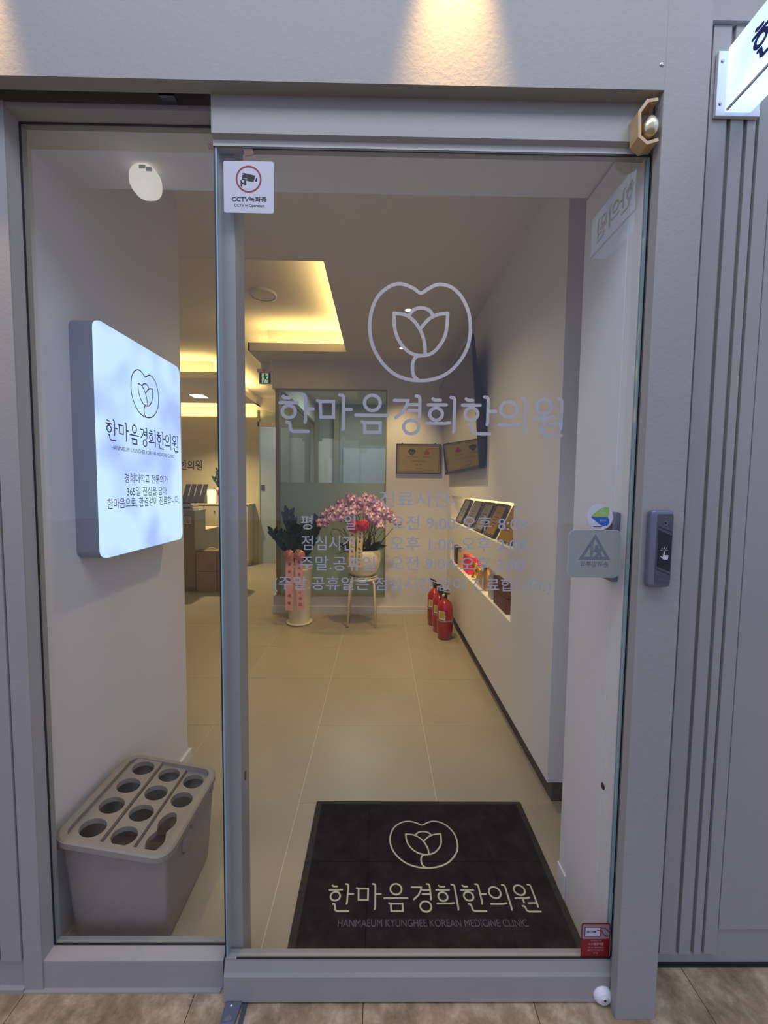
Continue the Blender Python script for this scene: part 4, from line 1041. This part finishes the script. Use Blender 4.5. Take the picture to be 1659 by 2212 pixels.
# gold ornaments
for i, (yy, hh) in enumerate(((3.14, .10), (3.26, .12))):
    t = thing('gold_ornament', ('near' if i == 0 else 'far')+' gold ornament between the bundle and the pink box', 'ornament', (.80, yy, zf), 'gold ornaments in the lower niche')
    MB().lathe([(0, 0), (.030, 0), (.030, .010), (.010, .02), (.008, hh*.5), (.022, hh*.65), (.028, hh*.85), (.02, hh), (0, hh)], (.80, yy, zf), 18).build('stand', M['goldm'], t)
    b = MB()
    for k in range(5):
        a = k*1.256; b.tube([(.80, yy, zf+hh*.8), (.80+.03*math.cos(a), yy+.035*math.sin(a), zf+hh*.95), (.80+.02*math.cos(a), yy+.05*math.sin(a), zf+hh+.02)], .004, 6, .002)
    b.build('branch', M['goldm'], t)
t = tag(MB().box(.765, .875, 3.36, 3.56, zf, .785).build('gift_box', M['pinkbox'], base=(.82, 3.46, zf), bevel=.003), 'hot pink box in the lower niche', 'box')
t = tag(MB().box(.755, .86, 3.62, 3.76, zf, .805).build('gift_box', M['creamb'], base=(.81, 3.7, zf), bevel=.003), 'cream box behind the hot pink box in the lower niche', 'box')
t = tag(MB().box(.755, .85, 3.81, 3.96, zf, .812).build('gift_box', M['plum'], base=(.80, 3.88, zf), bevel=.01), 'dark plum box at the far end of the lower niche', 'box')

# ceiling fittings
def downlight(x, y, label, r=.045, z=2.70, m='lamp'):
    t = thing('downlight', label, 'downlight', (x, y, z-.006), 'ceiling downlights in the clinic')
    MB().lathe([(r, 0), (r+.008, -.004), (r+.010, 0)], (x, y, z), 24).build('rim', M['white'], t)
    MB().lathe([(0, -.001), (r*.62, -.001), (r, -.0005)], (x, y, z), 24).build('lens', M[m], t)
downlight(.195, 3.023, 'small round ceiling downlight seen inside the door emblem', .022)
downlight(.191, 3.825, 'small round ceiling downlight nearest the back wall', .022)
t = thing('downlight', 'square white ceiling light above the reception counter', 'downlight', (-2.69, 5.95, 2.694))
MB().box(-2.80, -2.58, 5.84, 6.06, 2.692, 2.70).build('rim', M['white'], t)
MB().box(-2.785, -2.595, 5.855, 6.045, 2.689, 2.692).build('lens', M['lampc'], t)
t = thing('downlight', 'white ceiling light beyond the frosted corridor door', 'downlight', (-2.52, 8.9, 2.694))
MB().box(-2.68, -2.36, 8.8, 9.0, 2.690, 2.70).build('lens', M['lampc'], t)
sd = thing('ceiling_speaker', 'round white fitting on the raised ceiling', 'ceiling fitting', (-.975, 3.34, 2.94))
MB().lathe([(0, -.016), (.085, -.015), (.100, -.012), (.108, 0)], (-.975, 3.34, 2.95), 40).build('cover', M['ceil'], sd)
MB().lathe([(.100, -.017), (.108, -.017), (.112, 0)], (-.975, 3.34, 2.95), 40).build('rim', M['white'], sd)
# exit sign
ex = thing('exit_sign', 'green exit sign with a running figure hanging in the corridor', 'sign', (-1.24, 4.30, 2.47))
MB().box(-1.305, -1.178, 4.30, 4.325, 2.470, 2.592).build('housing', M['white'], ex, bevel=.002)
MB().box(-1.325, -1.190, 4.30, 4.35, 2.594, 2.625).box(-1.28, -1.20, 4.30, 4.33, 2.625, 2.70).build('mount', M['white'], ex)
MB().box(-1.268, -1.235, 4.295, 4.300, 2.602, 2.622).build('indicator', M['orange'], ex)
pf = Plane2((-1.2415, 4.30, 2.531), (1, 0, 0), (0, 0, 1))
poly2('panel', pf, [[(-.058, -.055), (.058, -.055), (.058, .055), (-.058, .055)]], M['green'], ex, h=.0005)
poly2('doorway', pf, [[(-.033, -.052), (.033, -.052), (.038, .050), (-.033, .050)]], M['exitw'], ex, h=.0012)
strokes('running_figure', pf, [([(.0, .036), (.001, .036)], .017, False), ([(-.002, .024), (.004, -.004)], .016, False), ([(.004, -.004), (-.008, -.022), (-.014, -.046)], .009, False), ([(.004, -.004), (.020, -.018), (.030, -.014)], .009, False), ([(-.003, .020), (-.018, .012), (-.024, .0)], .006, False), ([(0, .020), (.018, .012), (.026, .022)], .006, False)], M['green'], ex, h=.002)

# ================================================================== RECEPTION
cn = thing('reception_counter', 'taupe stepped reception counter behind the light box wall', 'counter', (-3.2, 5.4, 0))
MB().box(-4.4, -2.39, 5.10, 5.42, .05, 1.035).box(-4.4, -2.40, 5.12, 5.42, 0, .05).build('front_block', M['counter'], cn, bevel=.003)
MB().box(-4.4, -2.385, 5.09, 5.43, 1.035, 1.055).build('worktop', M['counter'], cn)
MB().box(-2.43, -2.39, 5.42, 5.85, 0, .755).build('side_panel', M['counter'], cn)
MB().box(-4.4, -2.385, 5.43, 5.86, .755, .775).build('desk_top', M['cab'], cn)
pf = Plane2((-2.478, 5.10, .928), (1, 0, 0), (0, 0, 1))
ns = thing('notice_plate', 'small white notice with dark corners on the counter front', 'notice', (-2.478, 5.09, .87))
plate(rrect(-.055, .055, -.058, .058, .006), Plane2((-2.478, 5.098, .928), (1, 0, 0), (0, 0, 1)), .003).build('board', M['book'], ns)
strokes('border', Plane2((-2.478, 5.095, .928), (1, 0, 0), (0, 0, 1)), [(rrect(-.052, .052, -.055, .055, .006), .005, True)]+[([(-.03+.006*k, .03-.02*k), (.03-.004*k, .03-.02*k)], .006, False) for k in range(4)], M['ink'], ns, h=.0005)
# brochures on the counter
t = thing('booklet_stack', 'white booklets stacked on the reception counter', 'booklets', (-2.5, 5.2, 1.055))
for k, (m_, w) in enumerate((('book', .20), ('blue', .12), ('book', .20), ('book', .17))):
    MB().box(-2.62, -2.62+w, 5.14, 5.28, 1.055+.022*k, 1.055+.022*k+.020).build('booklet', M[m_], t)
t = thing('desk_phone', 'dark flat device lying on the counter booklets', 'device', (-2.55, 5.2, 1.143))
MB().box(-2.64, -2.47, 5.15, 5.27, 1.143, 1.16).build('body', M['black'], t, bevel=.003)
# back cabinet
bc = thing('back_cabinet', 'low cream cabinet along the reception back wall', 'cabinet', (-3, 6.85, 0))
MB().box(-4.6, -2.24, 6.72, 6.975, .06, 1.05).box(-4.6, -2.26, 6.74, 6.975, 0, .06).build('body', M['cab'], bc)
MB().box(-4.6, -2.21, 6.70, 7.0, 1.05, 1.075).build('worktop', M['cab'], bc, bevel=.002)
for k in range(3): MB().box(-4.5+.76*k, -3.76+.76*k, 6.710, 6.72, .10, 1.03).build('door', M['cab'], bc, bevel=.002)
for k in range(2): MB().lathe([(0, -.02), (.01, -.02), (.01, 0)], (-2.80+.12*k, 6.71, .95), 10, 'y').build('knob', M['steel'], bc)
t = tag(MB().box(-2.945, -2.835, 6.75, 6.86, 1.075, 1.31).build('table_lamp', M['cube'], base=(-2.88, 6.8, 1.075), bevel=.01), 'small glowing cube lamp on the back cabinet', 'lamp')
bh = thing('brochure_holder', 'clear slanted holder with dark brochures on the back cabinet', 'brochure holder', (-3.15, 6.8, 1.075))
for k in range(4):
    x = -3.39+.1*k
    MB().prism([(x, 6.76, 1.078), (x+.07, 6.76, 1.078), (x+.13, 6.84, 1.40), (x+.05, 6.84, 1.40)], (0, .012, 0)).build('brochure', M['acrb'], bh)
    MB().prism([(x, 6.745, 1.09), (x+.085, 6.745, 1.09), (x+.10, 6.748, 1.20), (x+.02, 6.748, 1.20)], (0, .004, 0)).build('pocket', M['acr'], bh)
MB().box(-3.38, -2.97, 6.74, 6.86, 1.075, 1.08).build('base', M['acr'], bh)
pp = thing('potted_plant', 'small dark plant in a pink ribboned pot on the back cabinet', 'potted plant', (-2.72, 6.84, 1.075))
MB().lathe([(0, 0), (.075, 0), (.10, .08), (.10, .20), (.088, .23), (0, .22)], (-2.72, 6.84, 1.075), 24).build('pot', M['pink'], pp)
zz_plant(pp, (-2.72, 6.84, 1.27), [(-.08, 0, .36, 11), (.05, 0, .38, 11), (-.13, 0, .22, 9), (.12, 0, .25, 9)], 1.2)
bow(pp, -2.74, 6.74, 1.31, M['pink'], 1.2)
ribbon_strip('ribbon', -2.70, 6.725, 1.30, 1.10, .05, M['pink'], pp, '축개', 0, .004, th=.05)
# wall name
pf = Plane2((-3.68, 7.0, 1.735), (1, 0, 0), (0, 0, 1))
wn = thing('wall_lettering', 'dark clinic name lettering on the reception back wall', 'lettering', (-3.68, 6.99, 1.65))
strokes('name', pf, fit(name_strokes(), 0, 0, 1.10/1490, .17/205, 805, 758, 1.05), M['ink'], wn, h=.004)
# cartons
bi = 0
for (x, z_, lab) in ((-2.375, 0, 'beige carton at floor level beside the reception counter'), (-2.375, .268, 'beige handled carton on top of the left pair by the counter'),
                     (-2.10, 0, 'beige floor carton half hidden by the door mullion'), (-2.10, .268, 'upper beige carton half hidden by the door mullion')):
    t = thing('carton', lab, 'box', (x+.13, 5.18, z_), 'beige cartons stacked by the counter')
    MB().box(x, x+.262, 5.085, 5.30, z_+.001, z_+.262).build('body', M['carton'], t, bevel=.002)
    MB().box(x-.001, x+.263, 5.083, 5.302, z_+.250, z_+.264).build('lid', M['cartont'] if z_ else M['carton'], t)
    pf_ = Plane2((x+.13, 5.085, z_+.13), (1, 0, 0), (0, 0, 1))
    text('character', '한', pf_, M['cartont'], t, h=.0008, width=.018, cx=-.095, cy=.08)
    text('character', '마', pf_, M['cartont'], t, h=.0008, width=.018, cx=-.095, cy=.055)
    text('character', '음', pf_, M['cartont'], t, h=.0008, width=.018, cx=-.095, cy=.03)
    strokes('emblem', pf_, fit(emblem_strokes(), .06, -.06, .085/546, .10/522, 798, 331), M['cartont'], t, h=.0008)
    if z_:
        for yy in (5.14, 5.24):
            MB().tube([(x+.08, yy, z_+.264), (x+.11, yy, z_+.282), (x+.16, yy, z_+.284), (x+.20, yy, z_+.264)], .006, 6).build('handle', M['white'], t)
# switch on corridor door
tag(MB().box(-2.095, -2.035, 6.985, 6.998, 1.30, 1.40).build('wall_switch', M['dgrey'], base=(-2.065, 6.99, 1.3), bevel=.003), 'small square switch beside the frosted corridor door', 'switch')
